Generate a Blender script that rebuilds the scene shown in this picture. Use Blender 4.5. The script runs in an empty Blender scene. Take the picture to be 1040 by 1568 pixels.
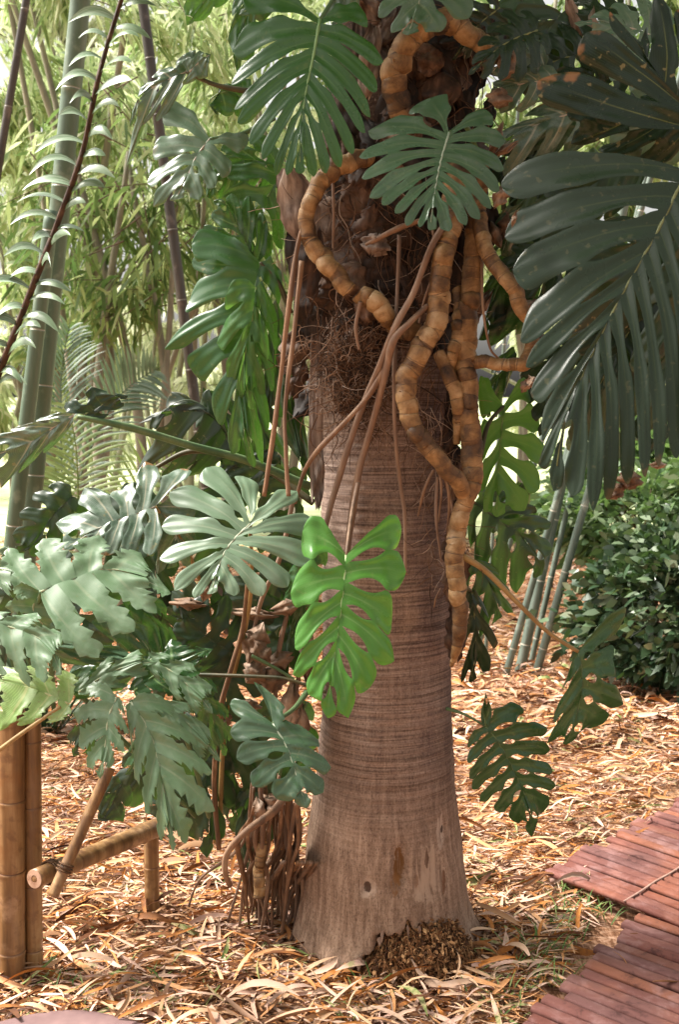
import bpy, math, random
import numpy as np
from mathutils import Vector
random.seed(7); RS = np.random.RandomState(11)
R = math.radians
scene = bpy.context.scene
# ------------------------------------------------------------------ camera
CAMZ = 1.6; PITCH = R(6.25); FPX = 1681.0
cd = bpy.data.cameras.new('camera'); cam = bpy.data.objects.new('camera', cd)
scene.collection.objects.link(cam); scene.camera = cam
cam.location = (0, 0, CAMZ); cam.rotation_euler = (R(90) - PITCH, 0, 0)
cd.sensor_fit = 'VERTICAL'; cd.sensor_height = 24; cd.sensor_width = 24
cd.lens = 24 * FPX / 1568; cd.clip_start = .05; cd.clip_end = 500
cd.dof.use_dof = True; cd.dof.focus_distance = 3.0; cd.dof.aperture_fstop = 4.0
# ------------------------------------------------------------------ sky, sun, exposure
SUN_EL, SUN_AZ = R(54), R(-78)      # azimuth clockwise from +Y: high on the left
w = bpy.data.worlds.new("World"); scene.world = w; w.use_nodes = True
nt = w.node_tree; bg = nt.nodes['Background']
sky = nt.nodes.new('ShaderNodeTexSky'); sky.sky_type = 'NISHITA'; sky.sun_disc = False
sky.sun_elevation = SUN_EL; sky.sun_rotation = SUN_AZ; sky.air_density = 1.0; sky.dust_density = 6.0; sky.ozone_density = .6
hs_ = nt.nodes.new('ShaderNodeHueSaturation'); hs_.inputs['Saturation'].default_value = .15; nt.links.new(sky.outputs[0], hs_.inputs['Color']); wm_ = nt.nodes.new('ShaderNodeMix'); wm_.data_type = 'RGBA'; wm_.blend_type = 'MULTIPLY'; wm_.inputs[0].default_value = 1; wm_.inputs[7].default_value = (1, .975, .93, 1); nt.links.new(hs_.outputs[0], wm_.inputs[6]); nt.links.new(wm_.outputs[2], bg.inputs[0]); bg.inputs[1].default_value = .115
sd = bpy.data.lights.new('sun', 'SUN'); sun = bpy.data.objects.new('sun', sd); scene.collection.objects.link(sun)
sd.energy = 4.4; sd.angle = R(16); sd.color = (1, .94, .86)
sv = Vector((math.sin(SUN_AZ) * math.cos(SUN_EL), math.cos(SUN_AZ) * math.cos(SUN_EL), math.sin(SUN_EL)))
sun.rotation_euler = sv.to_track_quat('Z', 'Y').to_euler()
vs = scene.view_settings; vs.view_transform = 'Standard'; vs.look = 'None'; vs.gamma = 1; vs.exposure = 1.28
scene.render.film_transparent = False
try:
    scene.cycles.max_bounces = 6; scene.cycles.diffuse_bounces = 3; scene.cycles.glossy_bounces = 2
    scene.cycles.transmission_bounces = 4; scene.cycles.transparent_max_bounces = 4
except Exception: pass
# ------------------------------------------------------------------ projection helpers (photo pixel -> world)
cp, sp_ = math.cos(PITCH), math.sin(PITCH)
def ray(px, py):
    a = (px - 520) / FPX; b = (784 - py) / FPX
    return a, cp + b * sp_, -sp_ + b * cp
def P(px, py, Y):
    dx, dy, dz = ray(px, py); t = Y / dy
    return Vector((dx * t, Y, CAMZ + dz * t))
def G(px, py, z=0.0):
    dx, dy, dz = ray(px, py); t = (z - CAMZ) / dz
    return Vector((dx * t, dy * t, z))
# ------------------------------------------------------------------ node helpers
def mat_new(name):
    m = bpy.data.materials.new(name); m.use_nodes = True
    return m, m.node_tree, m.node_tree.nodes['Principled BSDF']
class NT:
    def __init__(s, name):
        s.m, s.t, s.b = mat_new(name)
        s.out = s.t.nodes['Material Output']
    def n(s, typ, **kw):
        nd = s.t.nodes.new(typ)
        for k, v in kw.items():
            if k.startswith('i_'):
                nd.inputs[int(k[2:])].default_value = v
            else: setattr(nd, k, v)
        return nd
    def l(s, a, b): s.t.links.new(a, b)
    def val(s, x):
        return x
    def math(s, op, a, b=None, clamp=False):
        nd = s.n('ShaderNodeMath', operation=op); nd.use_clamp = clamp
        for i, x in enumerate((a, b)):
            if x is None: continue
            if isinstance(x, (int, float)): nd.inputs[i].default_value = x
            else: s.l(x, nd.inputs[i])
        return nd.outputs[0]
    def mix(s, f, a, b, blend='MIX'):
        nd = s.n('ShaderNodeMix', data_type='RGBA', blend_type=blend)
        for i, x in ((0, f), (6, a), (7, b)):
            if isinstance(x, (int, float)): nd.inputs[i].default_value = x
            elif isinstance(x, tuple): nd.inputs[i].default_value = (*x[:3], 1)
            else: s.l(x, nd.inputs[i])
        return nd.outputs[2]
    def ramp(s, f, stops, interp='LINEAR'):
        nd = s.n('ShaderNodeValToRGB'); cr = nd.color_ramp; cr.interpolation = interp
        while len(cr.elements) < len(stops): cr.elements.new(.5)
        for e, (p, c) in zip(cr.elements, stops):
            e.position = p; e.color = (*c, 1) if len(c) == 3 else c
        s.l(f, nd.inputs[0]); return nd.outputs[0]
    def step(s, x, a, b):
        nd = s.n('ShaderNodeMapRange', interpolation_type='SMOOTHSTEP')
        s.l(x, nd.inputs[0]); nd.inputs[1].default_value = a; nd.inputs[2].default_value = b
        return nd.outputs[0]
    def noise(s, vec, scale, detail=3, rough=.55, dist=0):
        nd = s.n('ShaderNodeTexNoise'); nd.inputs['Scale'].default_value = scale
        nd.inputs['Detail'].default_value = detail; nd.inputs['Roughness'].default_value = rough
        nd.inputs['Distortion'].default_value = dist
        if vec is not None: s.l(vec, nd.inputs['Vector'])
        return nd.outputs[0]
    def mapping(s, vec, scale=(1, 1, 1), rot=(0, 0, 0)):
        nd = s.n('ShaderNodeMapping'); nd.inputs[3].default_value = scale; nd.inputs[2].default_value = rot
        s.l(vec, nd.inputs[0]); return nd.outputs[0]
    def bump(s, h, strength=.5, dist=.01):
        nd = s.n('ShaderNodeBump'); nd.inputs[0].default_value = strength; nd.inputs[1].default_value = dist
        s.l(h, nd.inputs[2]); s.l(nd.outputs[0], s.b.inputs['Normal']); return nd.outputs[0]
    def col(s, c):
        if isinstance(c, tuple): s.b.inputs['Base Color'].default_value = (*c, 1)
        else: s.l(c, s.b.inputs['Base Color'])
    def rough(s, r):
        if isinstance(r, (int, float)): s.b.inputs['Roughness'].default_value = r
        else: s.l(r, s.b.inputs['Roughness'])
    def translucent(s, color, fac):
        t = s.n('ShaderNodeBsdfTranslucent')
        if isinstance(color, tuple): t.inputs[0].default_value = (*color, 1)
        else: s.l(color, t.inputs[0])
        mx = s.n('ShaderNodeMixShader'); mx.inputs[0].default_value = fac
        s.l(s.b.outputs[0], mx.inputs[1]); s.l(t.outputs[0], mx.inputs[2]); s.l(mx.outputs[0], s.out.inputs[0])

def leaf_mat(name, c1, c2, vein, rough=.38, dust=.25, dustc=(.34, .38, .34), trans=.18, tcol=(.12, .3, .03), tipbrown=0., back=None, veinw=.07, hue=.25, spec=.5):
    s = NT(name)
    tc = s.n('ShaderNodeTexCoord'); obj = tc.outputs['Object']
    uv = s.n('ShaderNodeUVMap'); sx = s.n('ShaderNodeSeparateXYZ'); s.l(uv.outputs[0], sx.inputs[0])
    au = s.math('ABSOLUTE', s.math('SUBTRACT', sx.outputs[0], .5))            # 0 at the vein, .5 at the lobe's edge
    v = sx.outputs[1]
    n1 = s.noise(obj, 7, 3); oi = s.n('ShaderNodeObjectInfo')
    base = s.mix(s.step(n1, .35, .65), c1, c2)
    base = s.mix(s.math('MULTIPLY', oi.outputs['Random'], hue), base, tuple(x * .45 for x in c1))
    # secondary veins, running out and forward from each lobe's vein
    k = s.math('ADD', s.math('MULTIPLY', v, 26), s.math('MULTIPLY', au, -120))
    wv = s.math('SINE', s.math('ADD', k, s.math('MULTIPLY', n1, 6)))
    wfine = s.math('MULTIPLY', s.step(wv, .2, 1), .42)
    base = s.mix(wfine, base, tuple(min(1, x * 1.9 + .003) for x in c2))
    if dust > 0:
        n2 = s.noise(obj, 16, 5, .65, .6)
        n3 = s.noise(obj, 3.2, 2)
        d = s.math('MULTIPLY', s.math('MULTIPLY', s.step(n2, .38, .72), s.step(n3, .3, .6)), dust)
        base = s.mix(d, base, dustc)
    vm = s.math('SUBTRACT', 1.0, s.step(au, veinw * .15, veinw))
    vm = s.math('MULTIPLY', vm, s.math('SUBTRACT', 1.0, s.step(v, .35, .95)))
    base = s.mix(s.math('MULTIPLY', vm, .8), base, vein)
    if tipbrown > 0:
        n4 = s.noise(obj, 11, 4)
        tb = s.math('ADD', v, s.math('MULTIPLY', s.math('SUBTRACT', n4, .5), 1.0))
        base = s.mix(s.math('MULTIPLY', s.step(tb, 1.03 - tipbrown * .25, 1.1 - tipbrown * .25), .9), base, (.20, .095, .035))
    n8 = s.noise(obj, 38, 6, .75)
    base = s.mix(s.math('MULTIPLY', s.step(n8, .48, .30), .45), base, tuple(x * .5 for x in c1))
    n5 = s.noise(obj, 60, 2)
    base = s.mix(s.math('MULTIPLY', s.step(n5, .64, .70), .55), base, (.22, .19, .09))  # leaf spots, also painting flecks of light seen through small holes
    geo = s.n('ShaderNodeNewGeometry')
    bk = back or tuple(min(1, x * 1.3 + .006) for x in c2)
    col = s.mix(s.math('MULTIPLY', geo.outputs['Backfacing'], .7), base, bk)
    s.col(col); s.b.inputs['Specular IOR Level'].default_value = spec
    rn = s.noise(obj, 22, 4)
    rl = s.noise(obj, 5, 2)
    s.rough(s.math('ADD', rough - .30, s.math('ADD', s.math('MULTIPLY', rn, .2), s.math('MULTIPLY', rl, .3))))
    h = s.math('ADD', s.math('MULTIPLY', wv, .6), s.math('MULTIPLY', rn, 1.8))
    h = s.math('SUBTRACT', h, s.math('MULTIPLY', vm, 1.0))
    s.bump(h, .6, .004)
    s.translucent(tcol, trans)
    return s.m
M = {}
M['bright'] = leaf_mat('leaf_bright', (.030, .115, .013), (.055, .175, .022), (.34, .5, .2), .3, .05, trans=.25, tcol=(.16, .42, .04), hue=.1)
M['green'] = leaf_mat('leaf_green', (.011, .042, .012), (.020, .070, .019), (.16, .26, .10), .32, .15, trans=.22)
M['teal'] = leaf_mat('leaf_teal', (.020, .050, .024), (.042, .082, .044), (.26, .30, .18), .32, .5, (.25, .29, .22), trans=.12)
M['grey'] = leaf_mat('leaf_grey', (.040, .074, .048), (.075, .118, .078), (.34, .33, .24), .34, .6, (.25, .30, .25), trans=.1, tipbrown=.1)
M['toothed'] = leaf_mat('leaf_toothed', (.045, .095, .042), (.085, .145, .075), (.36, .36, .25), .50, .85, (.34, .40, .32), trans=.15, hue=.2)
M['yellow'] = leaf_mat('leaf_yellow', (.16, .27, .07), (.24, .34, .11), (.42, .45, .2), .45, .4, (.4, .44, .3), trans=.25, hue=.05)
M['dark'] = leaf_mat('leaf_dark', (.006, .014, .006), (.012, .024, .012), (.11, .13, .04), .34, .08, (.07, .08, .06), trans=.04, spec=.30, tipbrown=.02, veinw=.035, hue=.3)  # near-black leaf green with the shade on these leaves put into the colour
M['shade'] = leaf_mat('leaf_shade', (.005, .013, .006), (.010, .024, .011), (.04, .06, .03), .45, .1, (.13, .16, .13), trans=.12, hue=.4)  # darkest leaf copy: shade inside the foliage put into the base colour
M['pale'] = leaf_mat('leaf_pale', (.055, .10, .055), (.10, .155, .095), (.38, .40, .28), .42, .8, (.33, .38, .31), trans=.12)
M['deep'] = leaf_mat('leaf_deep', (.010, .034, .010), (.018, .055, .016), (.12, .2, .07), .34, .12, trans=.12)
M['mid'] = leaf_mat('leaf_mid', (.022, .078, .016), (.038, .115, .024), (.2, .32, .09), .38, .1, trans=.4, tcol=(.16, .36, .05))

def simple_mat(name, stops, scale=12, rough=.7, mapsc=(1, 1, 1), bumpst=.5, bumpd=.005, detail=5, spec=.3, dist=0):
    s = NT(name); tc = s.n('ShaderNodeTexCoord'); v = s.mapping(tc.outputs['Object'], mapsc)
    n = s.noise(v, scale, detail, .6, dist); s.col(s.ramp(n, stops)); s.rough(rough)
    s.b.inputs['Specular IOR Level'].default_value = spec
    s.bump(n, bumpst, bumpd); return s.m
def island_mat(name, stops, rough=.6, trans=0, tcol=None, namp=.35, scale=30, spec=.35, interp='LINEAR'):
    """colour drawn per loose piece (one leaf, one strip), mottled by noise"""
    s = NT(name); g = s.n('ShaderNodeNewGeometry'); tc = s.n('ShaderNodeTexCoord')
    n = s.noise(tc.outputs['Object'], scale, 4)
    f = s.math('ADD', g.outputs['Random Per Island'], s.math('MULTIPLY', s.math('SUBTRACT', n, .5), namp), True)
    c = s.ramp(f, stops, interp); s.col(c); s.rough(rough); s.b.inputs['Specular IOR Level'].default_value = spec
    s.bump(n, .4, .003)
    if trans: s.translucent(tcol or c, trans)
    return s.m
# ------------------------------------------------------------------ object helpers
def rootloc(p):
    v = Vector((0, 0, 0))
    while p is not None: v += p.location; p = p.parent
    return v
def mk(name, V, F, mat, parent=None, uv=None, smooth=True, slots=None, loc=None):
    V = np.asarray(V, dtype=float).reshape(-1, 3)
    off = rootloc(parent)
    if parent is None and loc is not None: off = Vector(loc)
    V = V - np.array(off)
    me = bpy.data.meshes.new(name); me.from_pydata(V.tolist(), [], F if isinstance(F, list) else F.tolist())
    mats = mat if isinstance(mat, (list, tuple)) else [mat]
    for m in mats: me.materials.append(m)
    if slots is not None: me.polygons.foreach_set('material_index', np.asarray(slots, dtype=np.int32))
    if uv is not None:
        L = me.uv_layers.new(name='UVMap'); vi = np.empty(len(me.loops), dtype=np.int32); me.loops.foreach_get('vertex_index', vi)
        L.data.foreach_set('uv', np.asarray(uv, dtype=np.float32)[vi].ravel())
    if smooth: me.polygons.foreach_set('use_smooth', np.ones(len(me.polygons), dtype=bool))
    me.update(); me.validate()
    o = bpy.data.objects.new(name, me); scene.collection.objects.link(o)
    if parent is not None: o.parent = parent
    elif loc is not None: o.location = loc
    return o
def tag(o, label=None, cat=None, group=None, kind=None):
    if label: o['label'] = label
    if cat: o['category'] = cat
    if group: o['group'] = group
    if kind: o['kind'] = kind
    return o
def empty(name, loc, label, cat, group=None):
    o = bpy.data.objects.new(name, None); scene.collection.objects.link(o); o.location = loc; o.empty_display_size = .1
    return tag(o, label, cat, group)
def copy_tree(o, parent=None):
    c = o.copy(); scene.collection.objects.link(c); c.parent = parent
    for ch in [x for x in scene.objects if x.parent == o]: copy_tree(ch, c)
    return c
class MB:
    """mesh accumulator"""
    def __init__(s): s.V = []; s.F = []; s.UV = []; s.S = []; s.n = 0
    def add(s, V, F, UV=None, slot=0):
        V = np.asarray(V, dtype=float); k = s.n
        s.V.append(V); s.F += [[i + k for i in f] for f in F]; s.S += [slot] * len(F)
        s.UV.append(np.asarray(UV, dtype=float) if UV is not None else np.zeros((len(V), 2))); s.n += len(V)
    def build(s, name, mat, parent=None, smooth=True, loc=None):
        return mk(name, np.concatenate(s.V), s.F, mat, parent, np.concatenate(s.UV), smooth, s.S, loc)
def catmull(pts, n):
    pts = np.asarray([list(p) for p in pts], dtype=float)
    if len(pts) == 2: return pts[0] + (pts[1] - pts[0]) * np.linspace(0, 1, n)[:, None]
    e = np.vstack([2 * pts[0] - pts[1], pts, 2 * pts[-1] - pts[-2]])
    seg = len(pts) - 1; out = []
    for t in np.linspace(0, seg, n):
        i = min(int(t), seg - 1); u = t - i; a, b, c, d = e[i:i + 4]
        out.append(.5 * ((2 * b) + (c - a) * u + (2 * a - 5 * b + 4 * c - d) * u * u + (3 * b - a - 3 * c + d) * u ** 3))
    return np.array(out)
def tube_arr(C, rad, sides=8, cap=True, lump=0, seed=0, flat=1.0):
    C = np.asarray(C); n = len(C); rad = np.broadcast_to(np.asarray(rad, dtype=float), (n,))
    T = np.gradient(C, axis=0); T /= np.linalg.norm(T, axis=1)[:, None] + 1e-9
    up = np.array([0, 0, 1.]) if abs(T[0][2]) < .9 else np.array([0, 1., 0])
    Nn = np.cross(T[0], up); Nn /= np.linalg.norm(Nn); V = []; UV = []
    L = np.concatenate([[0], np.cumsum(np.linalg.norm(np.diff(C, axis=0), axis=1))])
    rs = np.random.RandomState(seed); ph = rs.rand(3) * 6
    for i in range(n):
        Nn = Nn - T[i] * np.dot(Nn, T[i]); Nn /= np.linalg.norm(Nn) + 1e-9; B = np.cross(T[i], Nn)
        a = np.arange(sides) / sides * 2 * np.pi
        r = rad[i] * (1 + lump * (np.sin(2 * a + ph[0] + L[i] * 20) * .6 + np.sin(3 * a + ph[1] + L[i] * 41) * .4))
        V.append(C[i] + np.outer(np.cos(a) * r, Nn) + np.outer(np.sin(a) * r * flat, B))
        UV.append(np.stack([a / 6.2832, np.full(sides, L[i])], 1))
    F = [[i * sides + j, i * sides + (j + 1) % sides, (i + 1) * sides + (j + 1) % sides, (i + 1) * sides + j] for i in range(n - 1) for j in range(sides)]
    if cap: F.append(list(range(sides))[::-1]); F.append([(n - 1) * sides + j for j in range(sides)])
    return np.concatenate(V), F, np.concatenate(UV)
def tube(pts, rad, n=24, sides=8, **kw):
    """rad: list of radii at the points, interpolated"""
    C = catmull(pts, n); rad = np.atleast_1d(rad)
    r = np.interp(np.linspace(0, 1, n), np.linspace(0, 1, len(rad)), rad) if len(rad) > 1 else rad[0]
    return tube_arr(C, r, sides, **kw)
def blade_arr(p0, p1, w, sag=.2, n=7, fold=.25, side=None, prof=None, twist=0):
    """lance-shaped leaf from p0 to p1, drooping by sag*length"""
    p0 = np.array(p0, dtype=float); p1 = np.array(p1, dtype=float); d = p1 - p0; L = np.linalg.norm(d) + 1e-9
    t = np.linspace(0, 1, n); C = p0 + d * t[:, None]; C[:, 2] += 4 * sag * L * t * (1 - t)
    if side is None:
        side = np.cross(d / L, [0, 0, 1.])
        if np.linalg.norm(side) < .05: side = np.array([1., 0, 0])
    side = np.array(side, dtype=float); side /= np.linalg.norm(side); up = np.cross(side, d / L)
    ww = (np.sin(np.pi * np.clip(t * .93 + .07, 0, 1) ** .7) * w / 2) if prof is None else prof(t) * w / 2
    ww = np.maximum(ww, w * .01)
    ca, sa = np.cos(twist * t)[:, None], np.sin(twist * t)[:, None]
    S = side * ca + up * sa; U = -side * sa + up * ca
    Lf = C - S * ww[:, None] + U * (ww * fold)[:, None]; Rt = C + S * ww[:, None] + U * (ww * fold)[:, None]
    V = np.empty((3 * n, 3)); V[0::3] = Lf; V[1::3] = C; V[2::3] = Rt
    UV = np.empty((3 * n, 2)); UV[0::3] = np.stack([t * 0, t], 1); UV[1::3] = np.stack([t * 0 + .5, t], 1); UV[2::3] = np.stack([t * 0 + 1, t], 1)
    F = []
    for i in range(n - 1):
        a = 3 * i; F += [[a, a + 1, a + 4, a + 3], [a + 1, a + 2, a + 5, a + 4]]
    return V, F, UV
def foliage_np(pos, dirs, length, width, droop=.3, rs=RS):
    """many small lance leaves (6 verts each) as one numpy mesh: pos, dirs (n,3); length, width (n,)"""
    n = len(pos); d = dirs / (np.linalg.norm(dirs, axis=1)[:, None] + 1e-9)
    rnd = rs.normal(size=(n, 3)); s = np.cross(d, rnd); s /= np.linalg.norm(s, axis=1)[:, None] + 1e-9
    L = length[:, None]; W = width[:, None] / 2; g = np.array([0, 0, -1.])
    def at(t): return pos + d * L * t + g * (droop * L * t * t)
    V = np.stack([at(0), at(.35) - s * W, at(.35) + s * W, at(.7) - s * W * .75, at(.7) + s * W * .75, at(1.0)], 1).reshape(-1, 3)
    b = (np.arange(n) * 6)[:, None]
    F = np.concatenate([b + np.array([0, 1, 2]), b + np.array([1, 3, 2]), b + np.array([2, 3, 4]), b + np.array([3, 5, 4])], 0)
    return V, F
# ------------------------------------------------------------------ the split leaf
def split_leaf(parent, mat, mid, left, right, Y, gx=0., gy=0., f=.45, slit=.38, holes=.5, teeth=0, seed=0, stalk=None,
               arch=.10, bow=.12, nr=20, na=6, stalkmat='stalk', stalkr=.006, name='leaf', label=None, open_base=True, veinr=.0032, ruffle=1.0, puff=.75, termw=None):
    """blade with a midrib and one lobe per entry of left/right (outline points in photo pixels on the tilted plane Y,gx,gy);
    lobes are fused out to fraction f and parted beyond it, with holes beside the midrib"""
    rs = np.random.RandomState(seed + 100); mid = np.array(mid, dtype=float); mp = catmull([(x, y, 0) for x, y in mid], 60)[:, :2]
    cum = np.concatenate([[0], np.cumsum(np.linalg.norm(np.diff(mp, axis=0), axis=1))]); tot = cum[-1]
    def at(s): return np.array([np.interp(s * tot, cum, mp[:, 0]), np.interp(s * tot, cum, mp[:, 1])])
    def tan(s):
        v = at(min(1, s + .03)) - at(max(0, s - .03)); return v / (np.linalg.norm(v) + 1e-9)
    nl, nr_ = len(left), len(right)
    def sl(i, n): return .70 * (i / max(1, n - .35)) ** 1.05 if n > 1 else .2
    fan = [(sl(i, nl), np.array(t[:2], dtype=float)) for i, t in enumerate(left)] + [(.80, mp[-1])] + \
          [(sl(i, nr_), np.array(t[:2], dtype=float)) for i, t in reversed(list(enumerate(right)))]
    r = np.concatenate([np.linspace(0, .86, nr - 6), [.90, .935, .96, .98, .993, 1.0]])
    if teeth: r = np.linspace(0, 1, 34)
    C = []
    for s, T in fan:
        A = at(s); v = T - A; L = np.linalg.norm(v); Q = (A + T) / 2 - tan(s) * L * bow
        if s >= .8: Q = at((s + 1) / 2)
        C.append((1 - r)[:, None] ** 2 * A + 2 * (r * (1 - r))[:, None] * Q + r[:, None] ** 2 * T)
    B = []
    for i in range(len(fan) - 1):
        b = .5 * (C[i] + C[i + 1]); sm = (fan[i][0] + fan[i + 1][0]) / 2
        b0 = at(sm if max(fan[i][0], fan[i + 1][0]) < .79 else max(.8, sm)); B.append(b + (b0 - b[0]) * (1 - r)[:, None])
    first = C[0] + (C[0] - B[0]) * (np.minimum(1, r * 2.5))[:, None] * .8; last = C[-1] + (C[-1] - B[-1]) * (np.minimum(1, r * 2.5))[:, None] * .8
    Bl = [first] + B; Br = B + [last]
    prm = []
    for i in range(len(fan) + 1):
        prm.append((np.clip(f + .06 + rs.uniform(-.16, .16), .12, .95), rs.rand() < holes, rs.uniform(.4, .9), slit * .8 * rs.uniform(.4, 1.3)))
    def g(j, ls, ls2=.5):
        fj, hole, hd, st = prm[j]
        o = np.ones_like(r)
        if hole:
            a, b = .10, max(.2, fj - .10); k = (r > a) & (r < b); o[k] -= hd * .55 * np.sin(np.pi * (r[k] - a) / (b - a)) ** .7
        k = r > fj; o[k] = np.minimum(o[k], 1 - st * np.clip((r[k] - fj) / .16, 0, 1) ** .6)
        if teeth:
            tt = (r * teeth + ls) % 1.0
            o *= np.where(r > .3, 1 - .46 * np.clip((r - .3) * 4, 0, 1) * (1 - tt), 1)
        rt = .80 + .08 * ls2; k = r > rt; o[k] *= np.clip(1 - ((r[k] - rt) / (1 - rt)) ** 2.2, 0, 1) ** (.95 if teeth else .5 + .45 * ls)
        return o
    # plane and normal
    bx, by = mid[0]
    def pl(px, py): return P(px, py, Y + gx * (px - bx) / 100 + gy * (py - by) / 100)
    e1 = pl(bx + 30, by) - pl(bx - 30, by); e2 = pl(bx, by + 30) - pl(bx, by - 30); N = e1.cross(e2).normalized()
    if N.dot(Vector((0, 0, CAMZ)) - pl(bx, by)) < 0: N = -N
    Nn = np.array(N); m = MB(); mpp = e1.length / 60; Lm = tot * mpp
    aa = np.linspace(-1, 1, 2 * na + 1)
    for i, (s, T) in enumerate(fan):
        gl, gr = g(i, rs.rand(), rs.rand()), g(i + 1, rs.rand(), rs.rand()); V = np.zeros((len(r), len(aa), 3)); UV = np.zeros((len(r), len(aa), 2))
        wmax = max(np.linalg.norm(Bl[i] - C[i], axis=1).max(), 1) * mpp; ph = rs.rand() * 6; tw = rs.uniform(-1, 1); dr = rs.uniform(.5, 1.5)
        for k, a in enumerate(aa):
            q = C[i] + ((Bl[i] - C[i]) * (-a) * gl[:, None] if a < 0 else (Br[i] - C[i]) * a * gr[:, None])
            lw = np.linalg.norm((Bl[i] if a < 0 else Br[i]) - C[i], axis=1) * mpp * (gl if a < 0 else gr)
            fj = prm[i if a < 0 else i + 1][0]
            free = np.clip((r - fj) / .2, 0, 1)
            h = lw * (.38 * abs(a) * (1 - .35 * abs(a)) * (1 - free) + free * (.20 * abs(a) - .30 * a * a))
            h += free * lw * .30 * tw * a + ruffle * free * lw * .22 * np.sin(r * 8 + ph) * a * abs(a) + ruffle * lw * .05 * np.sin(r * 13 + ph * 2 + a * 2) + lw * .055 * np.cos(a * 7.5) * np.clip(r * 3, 0, 1)
            h = h * puff; Ll = np.linalg.norm(T - at(s)) * mpp
            h += arch * Ll * (.9 * r - 1.5 * dr * r * r) * (1 if s < .79 else .5) 
            h += arch * .6 * Lm * (-(((q - mid[0]) @ (mp[-1] - mid[0])) / (tot * tot)) ** 2)
            for jj in range(len(r)):
                V[jj, k] = np.array(pl(q[jj, 0], q[jj, 1])) + Nn * h[jj]
            UV[:, k, 0] = .5 + .5 * a; UV[:, k, 1] = r
        na2 = len(aa); F = [[x * na2 + y, x * na2 + y + 1, (x + 1) * na2 + y + 1, (x + 1) * na2 + y] for x in range(len(r) - 1) for y in range(na2 - 1)]
        m.add(V.reshape(-1, 3), F, UV.reshape(-1, 2), 0)
    # midrib, proud of the blade on both faces, and side ribs
    ss = np.linspace(0, .93, 16); pts = []
    for s in ss:
        q = at(s); pts.append(np.array(pl(*q)) + Nn * (arch * .6 * Lm * (-(((q - mid[0]) @ (mp[-1] - mid[0])) / (tot * tot)) ** 2)))
    m.add(*tube_arr(pts, np.linspace(veinr, veinr * .3, 16), 6), slot=1)
    o = m.build(name, [M[mat], M['vein_' + mat] if 'vein_' + mat in M else M['vein']], parent)
    if label: o['label'] = label
    if stalk:
        b = pl(bx, by); st = [P(x, y, yy) for x, y, yy in stalk] + [b]
        mb = MB(); mb.add(*tube(st, [stalkr * 1.4, stalkr, stalkr * .8], 22, 8)); mb.build('leaf_stalk', M[stalkmat], o)
    return o
for k, c in dict(bright=(.34, .48, .2), green=(.16, .28, .1), teal=(.30, .35, .25), grey=(.38, .34, .27), toothed=(.32, .36, .22), yellow=(.4, .42, .2),
                 dark=(.15, .17, .06), pale=(.36, .38, .26), shade=(.05, .08, .04), mid=(.18, .28, .09), deep=(.10, .16, .06)).items():
    s = NT('vein_' + k); s.col(c); s.rough(.45); M['vein_' + k] = s.m
M['vein'] = M['vein_teal']
M['stalk'] = simple_mat('stalk_green', [(.3, (.05, .10, .04)), (.7, (.12, .18, .08))], 20, .45, (1, 1, .3))
M['stalk_dark'] = simple_mat('stalk_dark', [(.3, (.03, .035, .015)), (.7, (.09, .07, .03))], 20, .5)
M['stalk_tan'] = simple_mat('stalk_tan', [(.3, (.22, .13, .05)), (.7, (.36, .25, .10))], 20, .5)

# ------------------------------------------------------------------ ground, far ground
def gh(x, y):
    return (np.sin(x * 1.7 + 1) * np.sin(y * 1.3) * .018 + np.sin(x * 4.1) * np.sin(y * 3.7 + 2) * .008)
def gh_safe(x, y):
    return gh(x, y) * np.clip((np.hypot(x - .25, y - 3.1) - .2) / .5, .1, 1)
xs = np.concatenate([np.linspace(-160, -12, 14), np.linspace(-10, 10, 110), np.linspace(12, 160, 14)])
ys = np.concatenate([[-20, -6], np.linspace(0, 14, 90), np.linspace(15, 40, 20), np.linspace(50, 300, 10)])
XX, YY = np.meshgrid(xs, ys); ZZ = gh_safe(XX, YY) - .012
nx_, ny_ = len(xs), len(ys)
F = [[j * nx_ + i, j * nx_ + i + 1, (j + 1) * nx_ + i + 1, (j + 1) * nx_ + i] for j in range(ny_ - 1) for i in range(nx_ - 1)]
s = NT('litter_ground'); tc = s.n('ShaderNodeTexCoord'); ob = tc.outputs['Object']
vv = s.mapping(ob, (9, 24, 9), (0, 0, .5)); n1 = s.noise(vv, 1.6, 8, .7, 1.5)
vv2 = s.mapping(ob, (30, 9, 9), (0, 0, -.4)); n2 = s.noise(vv2, 1.6, 6, .7, 1.0)
c = s.ramp(s.math('MULTIPLY', s.math('ADD', n1, n2), .5), [(.38, (.045, .02, .012)), (.47, (.20, .09, .045)), (.54, (.42, .24, .15)), (.63, (.60, .40, .29))])
big = s.noise(ob, .8, 3)
c = s.mix(s.math('MULTIPLY', s.step(big, .45, .6), .35), c, (.36, .21, .08))
sy = s.n('ShaderNodeSeparateXYZ'); s.l(ob, sy.inputs[0])
far = s.math('ADD', s.math('ADD', sy.outputs[1], s.math('MULTIPLY', big, 4)), s.math('MULTIPLY', sy.outputs[0], -.35))
gn = s.noise(ob, 3, 6)
grass = s.ramp(gn, [(.35, (.30, .36, .18)), (.65, (.52, .55, .32))])
s.col(s.mix(s.step(far, 12.5, 14.5), c, grass)); s.rough(.85); s.b.inputs['Specular IOR Level'].default_value = .15
s.bump(s.math('ADD', n1, n2), 1.0, .03)
M['ground'] = s.m
tag(mk('ground', np.stack([XX, YY, ZZ], -1).reshape(-1, 3), F, M['ground']), kind='structure')

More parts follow.
